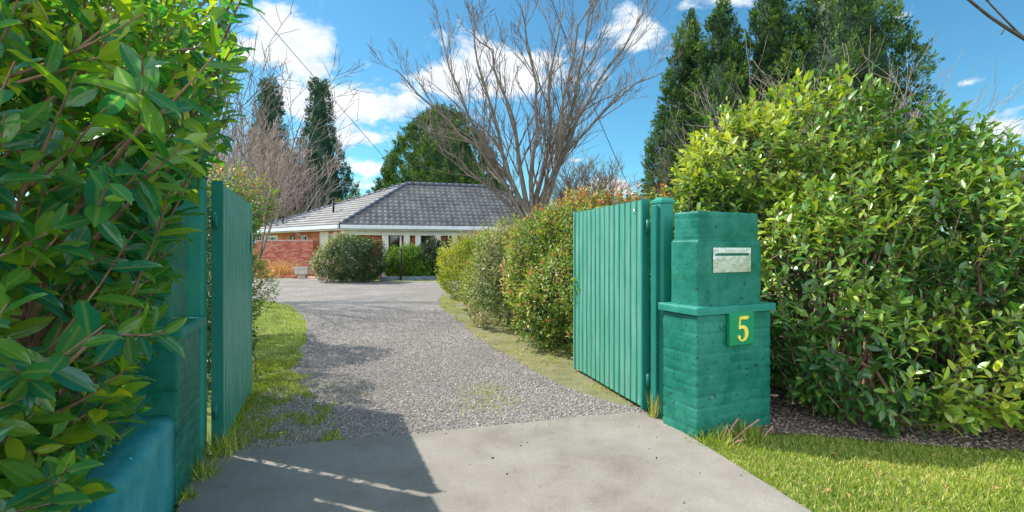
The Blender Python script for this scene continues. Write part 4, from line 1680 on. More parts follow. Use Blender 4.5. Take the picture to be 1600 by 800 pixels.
RB = [((3.7, 5.75, 1.3), (1.5, 1.5, 1.35)), ((3.4, 5.6, 2.3), (.8, .9, 1.0)), ((2.75, 5.7, 1.4), (.85, .9, 1.2)), ((2.8, 5.7, 2.15), (.8, .8, .92)),
      ((4.5, 5.3, 1.4), (1.0, 1.3, 1.2)), ((4.1, 4.75, .9), (1.05, .95, .95)), ((3.1, 4.75, .95), (.85, .8, .95)), ((3.15, 4.3, .5), (.8, .62, .58)), ((3.9, 4.25, .55), (.8, .7, .6)), ((4.6, 4.5, .7), (.7, .8, .7)),
      ((5.0, 5.0, 1.1), (.8, 1.1, .95)), ((4.1, 5.4, 2.15), (.8, .85, .78)), ((4.6, 5.1, 1.95), (.6, .7, .72)), ((3.6, 5.0, 1.7), (.6, .5, .7)), ((2.3, 5.7, 1.75), (.45, .6, .75))]
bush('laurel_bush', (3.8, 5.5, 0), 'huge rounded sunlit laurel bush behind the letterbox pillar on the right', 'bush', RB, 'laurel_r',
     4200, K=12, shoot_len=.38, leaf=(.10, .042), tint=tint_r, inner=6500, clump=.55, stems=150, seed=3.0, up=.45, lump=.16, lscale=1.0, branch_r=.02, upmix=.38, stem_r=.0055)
bush('laurel_bush', (8.0, 6.2, 0), 'laurel bush at the far right edge, partly behind the huge one', 'bush', [((7.6, 6.4, 1.1), (1.7, 1.4, 1.15)), ((8.8, 7.2, 1.1), (1.6, 1.5, 1.5))], 'laurel_r',
     700, K=10, shoot_len=.42, leaf=(.13, .045), tint=tint_r, inner=2500, stems=40, seed=13.0)


# ---- laurel on the left, close to the viewer
def tint_l(pos, t_, n):
    return np.clip(-.10 + RNG.random(n) * .75 + .2 * t_ + .5 * vnoise(pos, 1.8, 7.0), 0, 1.0)


def keep_left(P):
    # crown outline: hollow over the low wall, overhanging the drive higher up, never through the pillar or the gate
    zz = 1.5 + (P[:, 2] - 1.5) * 2.4 / np.maximum(P[:, 1], .3)
    k_ = np.interp(zz, [0.2, .45, .65, .84, 1.09, 1.34, 1.6, 1.8, 2.0, 2.35, 2.8], [-.90, -.85, -.79, -.755, -.735, -.715, -.685, -.65, -.60, -.565, -.535])
    wob = .035 * vnoise(P, 3.0, 5.0)
    d_ = (P[:, 0] - N0.x) * -V2.x + (P[:, 1] - N0.y) * -V2.y        # in front of the pillar's street face
    clear = (d_ > .04) | (P[:, 2] > 1.85) | (P[:, 0] < -2.9)
    top = (P[:, 1] < 3.4)
    return (P[:, 0] < (k_ + wob) * P[:, 1]) & clear & top & (P[:, 1] > 0.35) & (np.linalg.norm(P - np.array([0, 0, 1.5]), axis=1) > 1.25) & (P[:, 0] > -1.05 * P[:, 1] - 1.2)


LB = [((-2.0, 2.2, 1.75), (1.3, 1.15, 1.3)), ((-2.0, 1.7, 1.1), (1.2, 1.0, 1.1)), ((-1.7, 1.3, 1.5), (1.0, .8, 1.25)), ((-2.2, 2.8, 2.2), (.9, .8, .9))]
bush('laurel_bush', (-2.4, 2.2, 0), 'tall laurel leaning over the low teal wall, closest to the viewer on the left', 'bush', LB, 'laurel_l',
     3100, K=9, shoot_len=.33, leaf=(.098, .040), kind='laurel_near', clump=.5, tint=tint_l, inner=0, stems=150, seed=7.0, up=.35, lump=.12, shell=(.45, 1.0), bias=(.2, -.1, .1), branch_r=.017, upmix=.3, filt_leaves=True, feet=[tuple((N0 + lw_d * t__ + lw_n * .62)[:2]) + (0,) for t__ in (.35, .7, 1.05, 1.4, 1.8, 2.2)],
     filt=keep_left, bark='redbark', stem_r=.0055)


# ---- small-leaved shrubs
def tint_ph(topred=.5, zt=1.6, base=.0, s=11.0):
    def f(pos, t_, n):
        v = base + .12 + RNG.random(n) * .45 + .25 * t_ + .35 * vnoise(pos, 1.7, s)
        red = (RNG.random(n) < topred * np.clip((pos[:, 2] - zt) / .5, 0, 1)) | (RNG.random(n) < .05)
        v = np.clip(v, 0, .84)
        v[red] = .88 + RNG.random(red.sum()) * .12
        return v
    return f


HG = 'shrubs of the long hedge right of the drive'
bush('photinia_bush', (.9, 7.2, 0), 'tall red tipped photinia right behind the sunlit gate', 'shrub',
     [((1.05, 7.3, 1.0), (.95, 1.0, 1.1)), ((1.1, 7.4, 1.65), (.8, .8, .62)), ((.55, 7.9, 1.1), (.7, .9, .95)), ((1.2, 6.5, .8), (.5, .6, .9)), ((1.9, 7.6, 1.3), (.9, .9, 1.0))],
     'photinia', 3400, K=9, shoot_len=.24, leaf=(.066, .028), kind='small', tint=tint_ph(.38, 1.9, s=2.), inner=5000, stems=50, seed=11, bark='darkbark', group=HG, branch_r=.012, stem_r=.003)
bush('photinia_bush', (.1, 9.6, 0), 'orange tinged photinia, second shrub of the hedge from the gate', 'shrub',
     [((.1, 9.5, .85), (.85, .95, .95)), ((.5, 8.8, .8), (.6, .8, .85)), ((.9, 9.6, 1.1), (.9, .9, 1.0))],
     'pinkleaf', 2300, K=9, shoot_len=.26, leaf=(.072, .03), kind='small', tint=lambda pos, t_, n: np.clip(RNG.random(n) * .6 + .15 * t_ + .35 * vnoise(pos, 1.9, 5.), 0, 1), inner=3000, stems=30, seed=12, bark='darkbark', group=HG, branch_r=.012, stem_r=.003)
bush('photinia_bush', (-.4, 12, 0), 'rusty pink shrub midway along the hedge beside the lime green one', 'shrub',
     [((-.35, 11.6, .8), (.75, .95, .95)), ((.3, 12.4, 1.1), (1.0, 1.1, 1.0)), ((-.7, 12.8, .7), (.6, .8, .8))],
     'photinia', 1400, K=8, shoot_len=.28, leaf=(.075, .03), kind='small', tint=lambda pos, t_, n: np.clip(RNG.random(n) * .65 + .25 * t_ + .3 * vnoise(pos, 1.6, 6.), 0, .95), inner=2500, stems=30, seed=15, bark='darkbark', group=HG, branch_r=.012, stem_r=.003)
bush('lime_shrub', (-1.2, 15, 0), 'bright lime green shrub where the hedge meets the forecourt', 'shrub',
     [((-1.35, 15.0, .85), (.95, 1.0, .98)), ((-.7, 15.3, 1.15), (.9, .9, .85))],
     'limeleaf', 1300, K=8, shoot_len=.3, leaf=(.08, .026), kind='small', tint=lambda pos, t_, n: np.clip(RNG.random(n) * .6 + .3 * t_ + .3 * vnoise(pos, 1.6, 9.), 0, 1), inner=2500, stems=20, seed=17, bark='darkbark', group=HG, branch_r=.012, stem_r=.003)
bush('pale_shrub', (-1.0, 18.5, 0), 'tall pale pink tipped shrub behind the lime green one', 'shrub',
     [((-1.3, 18.6, 1.1), (1.2, 1.0, 1.0)), ((-.2, 18.2, 1.2), (1.2, 1.0, 1.1)), ((.9, 17.6, 1.3), (1.2, 1.1, 1.1))],
     'pinkleaf', 1500, K=7, shoot_len=.35, leaf=(.10, .036), kind='small', tint=lambda pos, t_, n: np.clip(.15 + RNG.random(n) * .7 + .2 * t_, 0, 1), inner=2500, stems=20, seed=18, bark='darkbark', group=HG, branch_r=.012, stem_r=.004)
bush('photinia_bush', (1.6, 13.5, 0), 'dark green shrub in the middle of the hedge below the bare tree', 'shrub',
     [((1.3, 14.2, 1.2), (1.4, 1.5, 1.15)), ((2.6, 11.5, 1.2), (1.3, 1.5, 1.2)), ((.7, 16.5, 1.3), (1.2, 1.3, 1.15)), ((3.0, 9.0, 1.1), (1.3, 1.6, 1.2))],
     'greenleaf', 2200, K=7, shoot_len=.32, leaf=(.10, .036), kind='small', tint=lambda pos, t_, n: np.clip(RNG.random(n) * .6, 0, 1), inner=4000, stems=20, seed=19, bark='darkbark', group=HG, branch_r=.012, stem_r=.004)

# shrubs before the house
SH = 'shrubs in front of the house'
bush('flowering_shrub', at(541, 22.0, 0), 'big round shrub with pale flower heads in front of the house corner', 'shrub',
     [((-7.2, 21.9, .95), (1.35, 1.2, 1.08)), ((-7.9, 22.2, .8), (.95, .9, .95)), ((-6.6, 21.9, .85), (.95, .95, .95)), ((-7.4, 22.3, 1.3), (.9, .8, .75))],
     'flowerleaf', 2300, K=7, shoot_len=.32, leaf=(.10, .036), kind='small', tint=lambda pos, t_, n: np.clip(RNG.random(n) * .62 + .1 * t_ + .45 * np.clip((-7.2 - pos[:, 0]) / 1.0, -.5, 1) * .7 + .25 * np.clip(pos[:, 2] - 1.4, 0, 1) + (RNG.random(n) < .05) * .5, 0, 1), inner=4000, stems=30, seed=31, bark='darkbark', group=SH, branch_r=.015, stem_r=.004)  # leaves paler on the left and top: sunlight put into the tint
bush('green_shrub', at(618, 23.6, 0), 'fresh green shrub behind the timber edging, around the black garden post', 'shrub',
     [((-5.5, 23.8, .7), (.75, .6, .75)), ((-4.8, 23.9, .8), (.8, .6, .85)), ((-4.4, 23.8, .55), (.7, .5, .6))],
     'greenleaf', 1300, K=7, shoot_len=.3, leaf=(.11, .042), kind='small', tint=lambda pos, t_, n: np.clip(RNG.random(n) * .8 + .2 * t_, 0, 1), inner=2200, stems=16, seed=32, bark='darkbark', group=SH, branch_r=.012, stem_r=.004)
bush('dark_shrub', at(668, 24, 0), 'dark blue green shrub under the second house window', 'shrub',
     [((-3.95, 24.2, .95), (.85, .6, .95)), ((-3.3, 24.1, .8), (.7, .6, .85))],
     'darkleaf', 1000, K=7, shoot_len=.3, leaf=(.11, .042), kind='small', tint=lambda pos, t_, n: np.clip(RNG.random(n) * .8 + (RNG.random(n) < .02) * .4, 0, 1), inner=2000, stems=16, seed=33, bark='darkbark', group=SH, branch_r=.012, stem_r=.004)
bush('green_shrub', at(720, 25, 0), 'mid green shrub against the house wall right of the windows', 'shrub',
     [((-2.6, 24.9, .9), (.9, .6, 1.0)), ((-1.2, 25.2, .9), (1.1, .6, 1.05)), ((.5, 25.6, 1), (1.2, .7, 1.1))],
     'greenleaf', 1000, K=7, shoot_len=.3, leaf=(.11, .042), kind='small', inner=2000, stems=16, seed=34, bark='darkbark', group=SH, branch_r=.012, stem_r=.004)

# plants behind the left gate
bush('creeper_hedge', (-3.2, 5, 0), 'creeper covered hedge growing tightly behind the open left gate', 'hedge',
     [((-3.15, 5.2, 1.0), (.42, .6, 1.1)), ((-2.95, 4.6, 1.4), (.4, .7, .85)), ((-2.85, 3.9, 1.5), (.4, .5, .78)), ((-3.35, 5.35, .5), (.5, .45, .55)), ((-3.45, 5.75, 1.1), (.5, .55, 1.12)), ((-3.9, 6.3, .9), (.5, .6, .95))],
     'flowerleaf', 1500, K=7, shoot_len=.16, leaf=(.05, .024), kind='small', tint=lambda pos, t_, n: np.clip(RNG.random(n) * .6 + .45 * np.clip((pos[:, 2] - 1.75) * 2.5, 0, 1), 0, 1), inner=2500, stems=20, seed=41, bark='darkbark', branch_r=.01, stem_r=.003, upmix=.3,
     filt=lambda P: ((P[:, 0] + 2.15) * dL.y - (P[:, 1] - 3.65) * dL.x) < -.06 )
bush('photinia_bush', (-4.6, 7.5, 0), 'round photinia crown showing above the left gate', 'shrub',
     [((-4.5, 7.6, 2.1), (.72, .75, .62)), ((-4.9, 8.0, 1.0), (.8, .9, 1.0))],
     'photinia', 1500, K=7, shoot_len=.22, leaf=(.06, .026), kind='small', tint=tint_ph(.25, 2.5, s=8.), inner=2500, stems=30, seed=42, bark='darkbark', branch_r=.014, stem_r=.003)


# ---- conifers
def conifer(base, height, profile, label, mat, n=12000, size=.32, group=None, name='conifer', lump=.22, lscale=.8, seed=0., squash=1.0, trunk_r=.25, upw=.8, lean=(0, 0)):
    """profile = [(h fraction, radius)] from the ground up"""
    base = Vector(base)
    root = empty(name, base, label, 'tree', group)
    hs = np.array([p[0] for p in profile])
    rs = np.array([p[1] for p in profile])
    c = Cloud()
    per = 26
    nt_ = n // per
    u = RNG.random(nt_ * 3)
    rr = np.interp(u, hs, rs)
    u = u[RNG.random(nt_ * 3) < (rr / rs.max()) ** .8][:nt_]
    m_ = len(u)
    th = RNG.random(m_) * 2 * PI
    rad = np.interp(u, hs, rs)
    slope = (np.interp(u + .02, hs, rs) - np.interp(u - .02, hs, rs)) / (.04 * height)
    dirs = np.stack([np.cos(th), np.sin(th), np.zeros(m_)], 1)
    Pc = np.stack([np.cos(th) * rad, np.sin(th) * rad * squash, u * height], 1)
    nz = vnoise(Pc, lscale, seed) + .7 * vnoise(Pc, lscale * 2.8, seed + 4)
    R = rad * (1 + lump * nz) - (RNG.random(m_) ** 1.6) * np.minimum(.7, rad * .4) - size * .8
    R = np.maximum(R, 0)
    Ct = np.stack([np.cos(th) * R + lean[0] * u * height, np.sin(th) * R * squash + lean[1] * u * height, u * height], 1) + np.array(base)
    N_ = nrm(dirs + np.stack([0 * u, 0 * u, -slope], 1))
    Dt = nrm(N_ * (1 - upw * .45) + np.array([0, 0, upw]) + RNG.normal(size=(m_, 3)) * .30)
    tl = size * 2.7 * (.55 + .9 * RNG.random(m_))                # tuft length
    tt = np.clip(.34 + nz * .65 + RNG.normal(size=m_) * .15, 0, .85)  # tint follows the lumps: sunlit tops and shaded gaps put into colour
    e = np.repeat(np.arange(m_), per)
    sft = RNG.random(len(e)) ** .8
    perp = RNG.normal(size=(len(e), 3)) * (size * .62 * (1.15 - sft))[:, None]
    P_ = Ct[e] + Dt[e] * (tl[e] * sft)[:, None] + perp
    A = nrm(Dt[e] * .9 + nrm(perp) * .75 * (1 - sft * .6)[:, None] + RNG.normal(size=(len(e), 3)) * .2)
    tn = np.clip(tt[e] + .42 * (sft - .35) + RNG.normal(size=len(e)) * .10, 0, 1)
    sz = size * (.7 + .8 * RNG.random(len(e)))
    c.leaves(P_, A, N_[e] + RNG.normal(size=(len(e), 3)) * .5, sz, sz * .30, tn, 'small')
    c.build('crown', M[mat], root, smooth=False)
    # solid hull against see-through, coloured dark for the shade inside the crown
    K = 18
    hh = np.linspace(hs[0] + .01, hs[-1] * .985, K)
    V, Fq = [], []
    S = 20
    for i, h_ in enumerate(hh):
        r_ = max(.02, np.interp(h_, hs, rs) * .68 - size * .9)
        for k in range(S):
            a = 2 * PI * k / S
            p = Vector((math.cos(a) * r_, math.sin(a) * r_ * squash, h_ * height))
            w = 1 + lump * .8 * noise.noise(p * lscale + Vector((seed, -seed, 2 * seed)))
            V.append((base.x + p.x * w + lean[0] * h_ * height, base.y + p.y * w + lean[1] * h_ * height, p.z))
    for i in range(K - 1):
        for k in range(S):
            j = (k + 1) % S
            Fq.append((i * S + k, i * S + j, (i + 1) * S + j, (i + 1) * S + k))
    mesh_np('dark_core_hull', np.array(V), [np.array(Fq)], M[mat], root, tint=np.full(len(V), .05), smooth=True)
    st = MB()
    st.tube([base, base + Vector((lean[0], lean[1], 1)) * height * .5, base + Vector((lean[0], lean[1], 1)) * height * .9], [trunk_r, trunk_r * .6, .04], 8)
    st.build('trunk', M['darkbark'], root)
    return root


col_prof = [(0, .6), (.05, 1.5), (.25, 1.85), (.5, 1.35), (.68, .85), (.85, .6), (.95, .48), (.985, .3), (1.0, .05)]
b1 = at(421, 44, 0)
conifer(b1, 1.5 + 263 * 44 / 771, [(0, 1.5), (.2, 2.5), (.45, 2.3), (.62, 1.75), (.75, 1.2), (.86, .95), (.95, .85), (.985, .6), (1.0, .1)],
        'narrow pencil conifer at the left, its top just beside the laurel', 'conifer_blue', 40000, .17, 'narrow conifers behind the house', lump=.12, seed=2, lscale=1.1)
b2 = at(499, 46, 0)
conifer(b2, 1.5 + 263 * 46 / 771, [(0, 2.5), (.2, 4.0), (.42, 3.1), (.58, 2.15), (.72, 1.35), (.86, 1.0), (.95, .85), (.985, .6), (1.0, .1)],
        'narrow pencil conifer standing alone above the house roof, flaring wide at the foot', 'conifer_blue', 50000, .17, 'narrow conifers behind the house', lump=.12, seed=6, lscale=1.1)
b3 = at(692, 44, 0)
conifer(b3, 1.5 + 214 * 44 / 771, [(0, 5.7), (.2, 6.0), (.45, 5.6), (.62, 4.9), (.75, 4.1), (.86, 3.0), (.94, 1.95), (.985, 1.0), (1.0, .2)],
        'broad dome shaped green conifer rising behind the house ridge', 'conifer_green', 90000, .2, None, lump=.11, seed=9, lscale=1.0, upw=.6)
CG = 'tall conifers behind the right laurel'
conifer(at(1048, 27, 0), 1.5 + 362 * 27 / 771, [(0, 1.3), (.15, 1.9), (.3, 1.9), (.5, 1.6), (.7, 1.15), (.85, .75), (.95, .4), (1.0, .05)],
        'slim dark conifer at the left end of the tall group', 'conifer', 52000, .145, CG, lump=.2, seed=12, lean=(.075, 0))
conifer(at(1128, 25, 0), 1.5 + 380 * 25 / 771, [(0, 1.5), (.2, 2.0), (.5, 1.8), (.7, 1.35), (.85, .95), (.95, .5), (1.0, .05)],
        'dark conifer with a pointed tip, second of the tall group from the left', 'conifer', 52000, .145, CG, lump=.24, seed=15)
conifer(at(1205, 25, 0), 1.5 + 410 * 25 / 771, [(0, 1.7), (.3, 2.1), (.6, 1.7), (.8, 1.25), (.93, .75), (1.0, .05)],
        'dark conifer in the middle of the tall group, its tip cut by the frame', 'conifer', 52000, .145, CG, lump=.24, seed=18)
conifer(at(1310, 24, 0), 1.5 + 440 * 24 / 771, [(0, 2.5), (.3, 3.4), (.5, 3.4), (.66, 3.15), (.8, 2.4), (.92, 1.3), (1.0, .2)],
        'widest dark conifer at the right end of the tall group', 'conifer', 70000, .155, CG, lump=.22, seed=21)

# ---- bare trees
def grow(st_list, p, d, L, r, level, maxlevel, spread, upk, nkids, wob=.16, seg=6, taper=.45, minr=.004):
    """one limb as a bent polyline; children sprout along it"""
    pts = [p.copy()]
    dd = d.normalized()
    q = p.copy()
    for i in range(seg):
        dd = (dd + Vector((random.gauss(0, wob), random.gauss(0, wob), random.gauss(0, wob) + upk)) * .6).normalized()
        q = q + dd * (L / seg)
        pts.append(q.copy())
    rads = [max(minr, r * (1 - (1 - taper) * i / seg)) for i in range(seg + 1)]
    if level == maxlevel:
        rads[-1] = minr * .6
    st_list.setdefault(seg, []).append((pts, rads, level))
    if level >= maxlevel:
        return
    n = nkids[level] if level < len(nkids) else 3
    for k in range(n):
        f = .22 + .78 * (k + random.random()) / n
        i = min(seg - 1, int(f * seg))
        fr_ = f * seg - i
        bp = pts[i].lerp(pts[i + 1], fr_)
        ax = (pts[i + 1] - pts[i]).normalized()
        side = Vector((random.gauss(0, 1), random.gauss(0, 1), random.gauss(0, 1)))
        side = (side - ax * side.dot(ax)).normalized()
        ang = math.radians(random.uniform(*spread))
        nd = ax * math.cos(ang) + side * math.sin(ang)
        nd.z += upk * 1.5
        rk = rads[i] * random.uniform(.42, .62)
        grow(st_list, bp, nd, L * random.uniform(.42, .68) * (1.1 - .4 * f), rk, level + 1, maxlevel, spread, upk, nkids, wob, max(3, seg - 1), taper * .8, minr)


def limbs_to_mesh(st_list, name, mat, root):
    c = Cloud()
    for seg, items in st_list.items():
        for lv in set(i[2] for i in items):
            it = [i for i in items if i[2] == lv]
            PT = np.array([[tuple(q) for q in i[0]] for i in it])
            RR_ = np.array([i[1] for i in it])
            c.tubes(PT, RR_, 8 if lv == 0 else (5 if lv == 1 else 3))
    return c.build(name, mat, root)


def main_tree():
    Y0 = 15.5
    root = empty('bare_tree', at(838, Y0, 0), 'large leafless grey tree with many upright limbs rising behind the hedge', 'tree')
    stems = [
        ([(815, 345), (790, 318), (752, 282), (718, 250), (690, 232), (662, 205)], .085, 1.0),
        ([(820, 345), (786, 285), (745, 232), (700, 190), (655, 150), (618, 108)], .10, -.8),
        ([(820, 342), (790, 290), (765, 240), (735, 185), (700, 110), (688, 40)], .11, 1.4),
        ([(824, 340), (795, 270), (778, 205), (762, 150), (745, 95), (742, 45)], .10, -1.6),
        ([(828, 338), (812, 262), (800, 190), (782, 135), (768, 80), (735, 50)], .11, .6),
        ([(832, 338), (828, 280), (840, 205), (838, 130), (822, 60), (812, 5)], .11, -.6),
        ([(838, 336), (845, 275), (862, 205), (858, 140), (868, 70), (885, -25)], .12, .9),
        ([(843, 336), (860, 285), (882, 215), (893, 150), (912, 75), (925, -20)], .12, -1.0),
        ([(848, 336), (872, 262), (902, 190), (935, 130), (975, 75), (1005, 20)], .11, .3),
        ([(848, 336), (880, 240), (915, 205), (955, 160), (995, 130), (1038, 112)], .085, 1.5),
        ([(845, 336), (868, 270), (876, 200), (885, 120), (905, 40), (940, -30)], .10, -1.9),
        ([(836, 338), (850, 290), (858, 250), (880, 175), (930, 90), (960, 5)], .09, 2.0),
        ([(826, 340), (805, 300), (782, 235), (760, 205), (720, 170), (668, 125)], .08, 2.0),
    ]
    lst = {}
    foot = at(838, Y0, .0)
    for pxs, r, dy in stems:
        n = len(pxs)
        pts = []
        for i, (px, py) in enumerate(pxs):
            pts.append(at(px, Y0 + dy * (i / (n - 1)) * 1.1, py=py))
        # refine with wobble
        fine = [foot + Vector((random.gauss(0, .06), random.gauss(0, .06), 0)), foot.lerp(pts[0], .6)]
        for i in range(n - 1):
            for k in range(2):
                q = pts[i].lerp(pts[i + 1], k / 2)
                fine.append(q + Vector((random.gauss(0, .04), random.gauss(0, .04), random.gauss(0, .03))))
        fine.append(pts[-1])
        m = len(fine)
        rad = [r * (1.0 - .86 * (i / (m - 1)) ** .8) for i in range(m)]
        lst.setdefault(m - 1, []).append((fine, rad, 0))
        Lt = (pts[-1] - pts[0]).length
        nk = 15
        for k in range(nk):
            f = .25 + .75 * (k + random.random() * .8) / nk
            i = min(m - 2, int(f * (m - 1)))
            bp = fine[i].lerp(fine[i + 1], f * (m - 1) - i)
            ax = (fine[i + 1] - fine[i]).normalized()
            side = Vector((random.gauss(0, 1), random.gauss(0, 1), random.gauss(0, .6)))
            side = (side - ax * side.dot(ax)).normalized()
            nd = ax * .82 + side * .55 + Vector((0, 0, .18))
            grow(lst, bp, nd, Lt * random.uniform(.16, .34) * (1.15 - .5 * f), rad[i] * random.uniform(.32, .5), 1, 3, (18, 42), .12, (0, 5, 3), .17, 5, .4, .006)
    limbs_to_mesh(lst, 'limbs', M['bark'], root)
    b = MB()
    b.tube([foot - Z * .1, foot + Z * .5, foot + Z * 1.2], [.30, .24, .2], 10)
    b.build('trunk', M['bark'], root)


main_tree()


def bare_tree(base, height, label, mat='palebark', nst=6, r=.11, spread0=.5, kids=(9, 6, 4), name='bare_tree', group=None, minr=.01, maxl=3, tilt=(0, 0), seed=1, spread=(22, 52), upk=.06):
    random.seed(seed)
    base = Vector(base)
    root = empty(name, base, label, 'tree', group)
    lst = {}
    for i in range(nst):
        a = 2 * PI * i / nst + random.random()
        d = Vector((math.cos(a) * spread0 * random.uniform(.4, 1.2) + tilt[0], math.sin(a) * spread0 * random.uniform(.4, 1.2) + tilt[1], 1))
        grow(lst, base + Vector((math.cos(a) * .1, math.sin(a) * .1, -.05)), d, height * random.uniform(.78, 1.0), r * random.uniform(.6, 1), 0, maxl, spread, upk, kids, .10, 8, .25, minr)
    limbs_to_mesh(lst, 'limbs', M[mat], root)
    return root


BG = 'leafless trees left behind the house'
bare_tree(at(392, 36, 0), 8.6, 'pinkish leafless tree with dense fine twigs between the laurel and the pencil conifers', 'palebark', 7, .10, .42, (8, 6, 4), group=BG, seed=5, minr=.013, tilt=(.05, 0))
bare_tree(at(405, 33, 0), 7.4, 'pale trunked leafless tree whose limbs lean right over the left end of the roof', 'palebark', 5, .14, .34, (8, 5, 4), group=BG, seed=8, minr=.012, tilt=(.38, 0))
bare_tree(at(352, 38, 0), 9.4, 'leafless tree farthest left, mostly hidden by the laurel', 'palebark', 8, .10, .4, (9, 6, 4), group=BG, seed=9, minr=.014)
bare_tree(at(908, 48, 0), 8.0, 'small fuzzy leafless tree far off between the bare limbs and the right gate', 'bark', 12, .08, .42, (10, 6, 4), seed=14, minr=.016)
TW = 'leafless shrubs poking out behind the right laurel'
bare_tree(at(1130, 11.5, 0), 3.9, 'leafless shrub showing left of the right laurel crown', 'bark', 14, .026, .40, (9, 5), 'bare_shrub', TW, .004, 2, seed=21)
bare_tree(at(1245, 9.5, 0), 4.0, 'leafless shrub poking out above the middle of the right laurel', 'palebark', 14, .026, .40, (9, 5), 'bare_shrub', TW, .0035, 2, seed=22)
bare_tree(at(1370, 8.8, 0), 4.0, 'leafless shrub poking out above the right shoulder of the right laurel', 'palebark', 14, .026, .36, (9, 5), 'bare_shrub', TW, .0035, 2, seed=23)
bare_tree(at(1490, 9.8, 0), 3.3, 'faint leafless shrub at the far right above the laurel', 'bark', 8, .03, .3, (7, 5), 'bare_shrub', TW, .004, 2, seed=24)
random.seed(77)
# pale leafy bush behind the left wing of the house
bush('pale_shrub', at(540, 38, 0), 'pale yellow green bush just showing over the left roof slope', 'shrub',
     [((-12.2, 38, 3.6), (1.6, 1.3, 2.1)), ((-13.4, 38.5, 2.8), (1.5, 1.3, 2.0)), ((-17.5, 36.5, 2.6), (2.5, 1.5, 2.2))], 'limeleaf', 1200, K=6, shoot_len=.5, leaf=(.16, .06), kind='small',
     tint=lambda pos, t_, n: np.clip(RNG.random(n) * .5, 0, 1), inner=2000, stems=20, seed=51, bark='darkbark', branch_r=.03, stem_r=.01)

# slim leafless tree whose branch shadow lies on the drive
bare_tree((-7.6, 13.6, 0), 6.3, 'slim leafless young tree on the left lawn, shading the drive', 'bark', 5, .06, .42, (8, 5, 3), group=None, seed=35, minr=.008, tilt=(-.12, .1))

# street tree at the right, only one low branch reaches into the picture
root = empty('street_tree', (7.6, 3.4, 0), 'dark leafless branch reaching in at the top right corner', 'tree')
lst = {}
fp = Vector((7.6, 3.4, 0))
b = MB()
b.tube([fp - Z * .1, fp + Vector((-.05, 0, 1.6)), fp + Vector((-.1, .1, 3.0)), fp + Vector((0, .1, 5.0))], [.16, .13, .10, .05], 10)
b.build('trunk', M['darkbark'], root)
b = MB()
br = [fp + Vector((-.1, .1, 2.5)), Vector((6.2, 3.7, 2.75)), Vector((5.0, 3.95, 2.95)), at(1603, 4, py=62), at(1575, 4, py=45), at(1545, 4, py=25), at(1508, 4, py=-5), at(1470, 4, py=-50)]
b.tube(br, [.05, .035, .022, .0145, .0125, .011, .010, .006], 8)
b2_ = [at(1600, 4.02, py=58), at(1590, 4.05, py=50), at(1570, 4.05, py=30), at(1545, 4.05, py=4), at(1535, 4.05, py=-20)]
b.tube(b2_, [.009, .0075, .007, .007, .004], 6)
b.tube([at(1571, 4, py=42), at(1567, 4, py=50), at(1564, 4, py=54)], [.006, .005, .004], 6)
b.tube([at(1541, 4.05, py=2), at(1542, 4.05, py=-10)], [.006, .004], 6)
b.build('branch', M['darkbark'], root)


# ---- overhead wires
def wire(a, bb, sag, label, r=.011):
    b = MB()
    pts = []
    for i in range(25):
        t_ = i / 24
        p = Vector(a).lerp(Vector(bb), t_)
        p.z -= sag * 4 * t_ * (1 - t_)
        pts.append(p)
    b.tube(pts, r, 6)
    o = b.build('overhead_wire', M['black'])
    tag(o, label, 'wire', 'overhead wires')


wire(at(300, 30, py=-100), at(612, 47, py=260), .0, 'thin overhead wire passing behind the lone pencil conifer', .022)
wire(at(835, 17, py=-70), at(985, 29, py=296), .3, 'thin overhead wire running down through the bare tree to the right conifers', .017)

# ================================================================== small growth at the walls
def tuft(base, label, n, h, spread, mat='grass', name='grass_tuft', group='grass tufts at the gate pillars', wd=.006, dry=.2, area=.06):
    root = Vector(base)
    P_ = np.array([tuple(root)] * n) + RNG.normal(size=(n, 3)) * np.array([area, area, 0])
    P_[:, 2] = root.z
    A = RNG.normal(size=(n, 3)) * spread
    A[:, 2] = 1
    tn = RNG.random(n) * .8
    k_ = RNG.random(n) < dry
    tn[k_] = .85 + .15 * RNG.random(k_.sum())
    c = Cloud()
    c.leaves(P_, A, RNG.normal(size=(n, 3)), h * (.4 + .8 * RNG.random(n)), wd * (.6 + .8 * RNG.random(n)), tn, 'blade')
    o = c.build(name, M[mat], smooth=False)
    tag(o, label, 'grass', group)
    return o


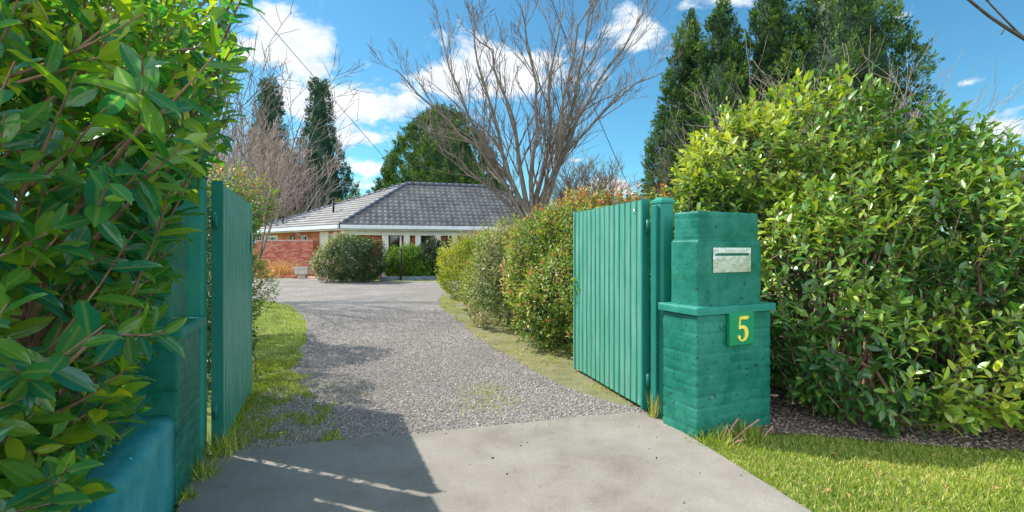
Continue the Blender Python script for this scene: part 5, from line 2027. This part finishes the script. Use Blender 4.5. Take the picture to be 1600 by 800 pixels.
tuft((1.53, 3.78, .0), 'yellow green grass tuft at the near corner of the letterbox pillar', 150, .16, .55, area=.07)
tuft((1.85, 3.90, .0), 'darker grass tuft along the shaded foot of the letterbox pillar', 190, .15, .5, area=.06)
tuft((1.235, 4.33, .02), 'small dry tuft between the right gate post and the letterbox pillar', 45, .22, .25, area=.02, dry=.6)
tuft((-2.1, 3.55, .02), 'weedy tuft at the foot of the left gate', 150, .22, .5, area=.06)
tuft((-2.02, 3.2, .02), 'straggly weeds in the corner between the teal pillar and the concrete', 120, .16, .6, area=.05)
tuft((-1.93, 2.92, .02), 'small weed clump nearest the viewer at the foot of the teal pillar', 80, .08, .6, area=.028)
c = Cloud()
sp = [((1.58, 3.80, .02), (1.66, 3.80, .14)), ((1.70, 3.80, .02), (1.93, 3.86, .16)), ((1.62, 3.78, .02), (1.74, 3.80, .19)), ((1.92, 3.80, .02), (2.02, 3.82, .12)), ((1.66, 3.72, .02), (1.76, 3.74, .05))]
PT = np.array([[a_, tuple((np.array(a_) + np.array(b__)) / 2 + np.array([0, 0, .01])), b__] for a_, b__ in sp])
c.tubes(PT, np.array([[.005, .006, .007]] * len(sp)), 6, tint=np.array([.2, 1, 1, .8, 1.]))
o = c.build('cut_stalks', M['reed'])
tag(o, 'cut reddish stalks sticking out of the grass at the letterbox pillar', 'stalks')
# dry ornamental grass by the courtyard wall
P0_ = at(437, 25.3, 0)
tuft(P0_, 'dry orange ornamental grass clump before the courtyard wall', 420, .95, .38, 'dryleaf', 'ornamental_grass', None, .022, .2, .16)
tuft(at(411, 25.6, 0), 'low rusty dry plant left of the orange grass clump', 200, .5, .5, 'dryleaf', 'ornamental_grass', None, .02, .2, .25)
tuft(at(458, 25.4, 0), 'sparse dry seed stalks between the orange grass and the planter', 60, 1.05, .25, 'dryleaf', 'ornamental_grass', None, .016, .2, .15)
# fallen leaves
c = Cloud()
P_ = np.concatenate([scatter(60, 1.6, 4.5, 2.6, 3.6)[:34], scatter(60, -2.4, -1.4, 3.6, 5.4)[:14], scatter(80, 0.0, 1.4, 5.0, 7.2, inside=VERGE)[:40]])
P_[:, 2] = .03
n = len(P_)
A = rand_unit(n)
A[:, 2] *= .2
c.leaves(P_, A, np.tile([0, 0, 1.], (n, 1)) + rand_unit(n) * .4, np.full(n, .05) * (.6 + .6 * RNG.random(n)), np.full(n, .022), RNG.random(n), 'small')
o = c.build('fallen_leaves', M['dryleaf'])
tag(o, 'brown fallen leaves lying on the lawn and verge', 'leaves', None, 'stuff')
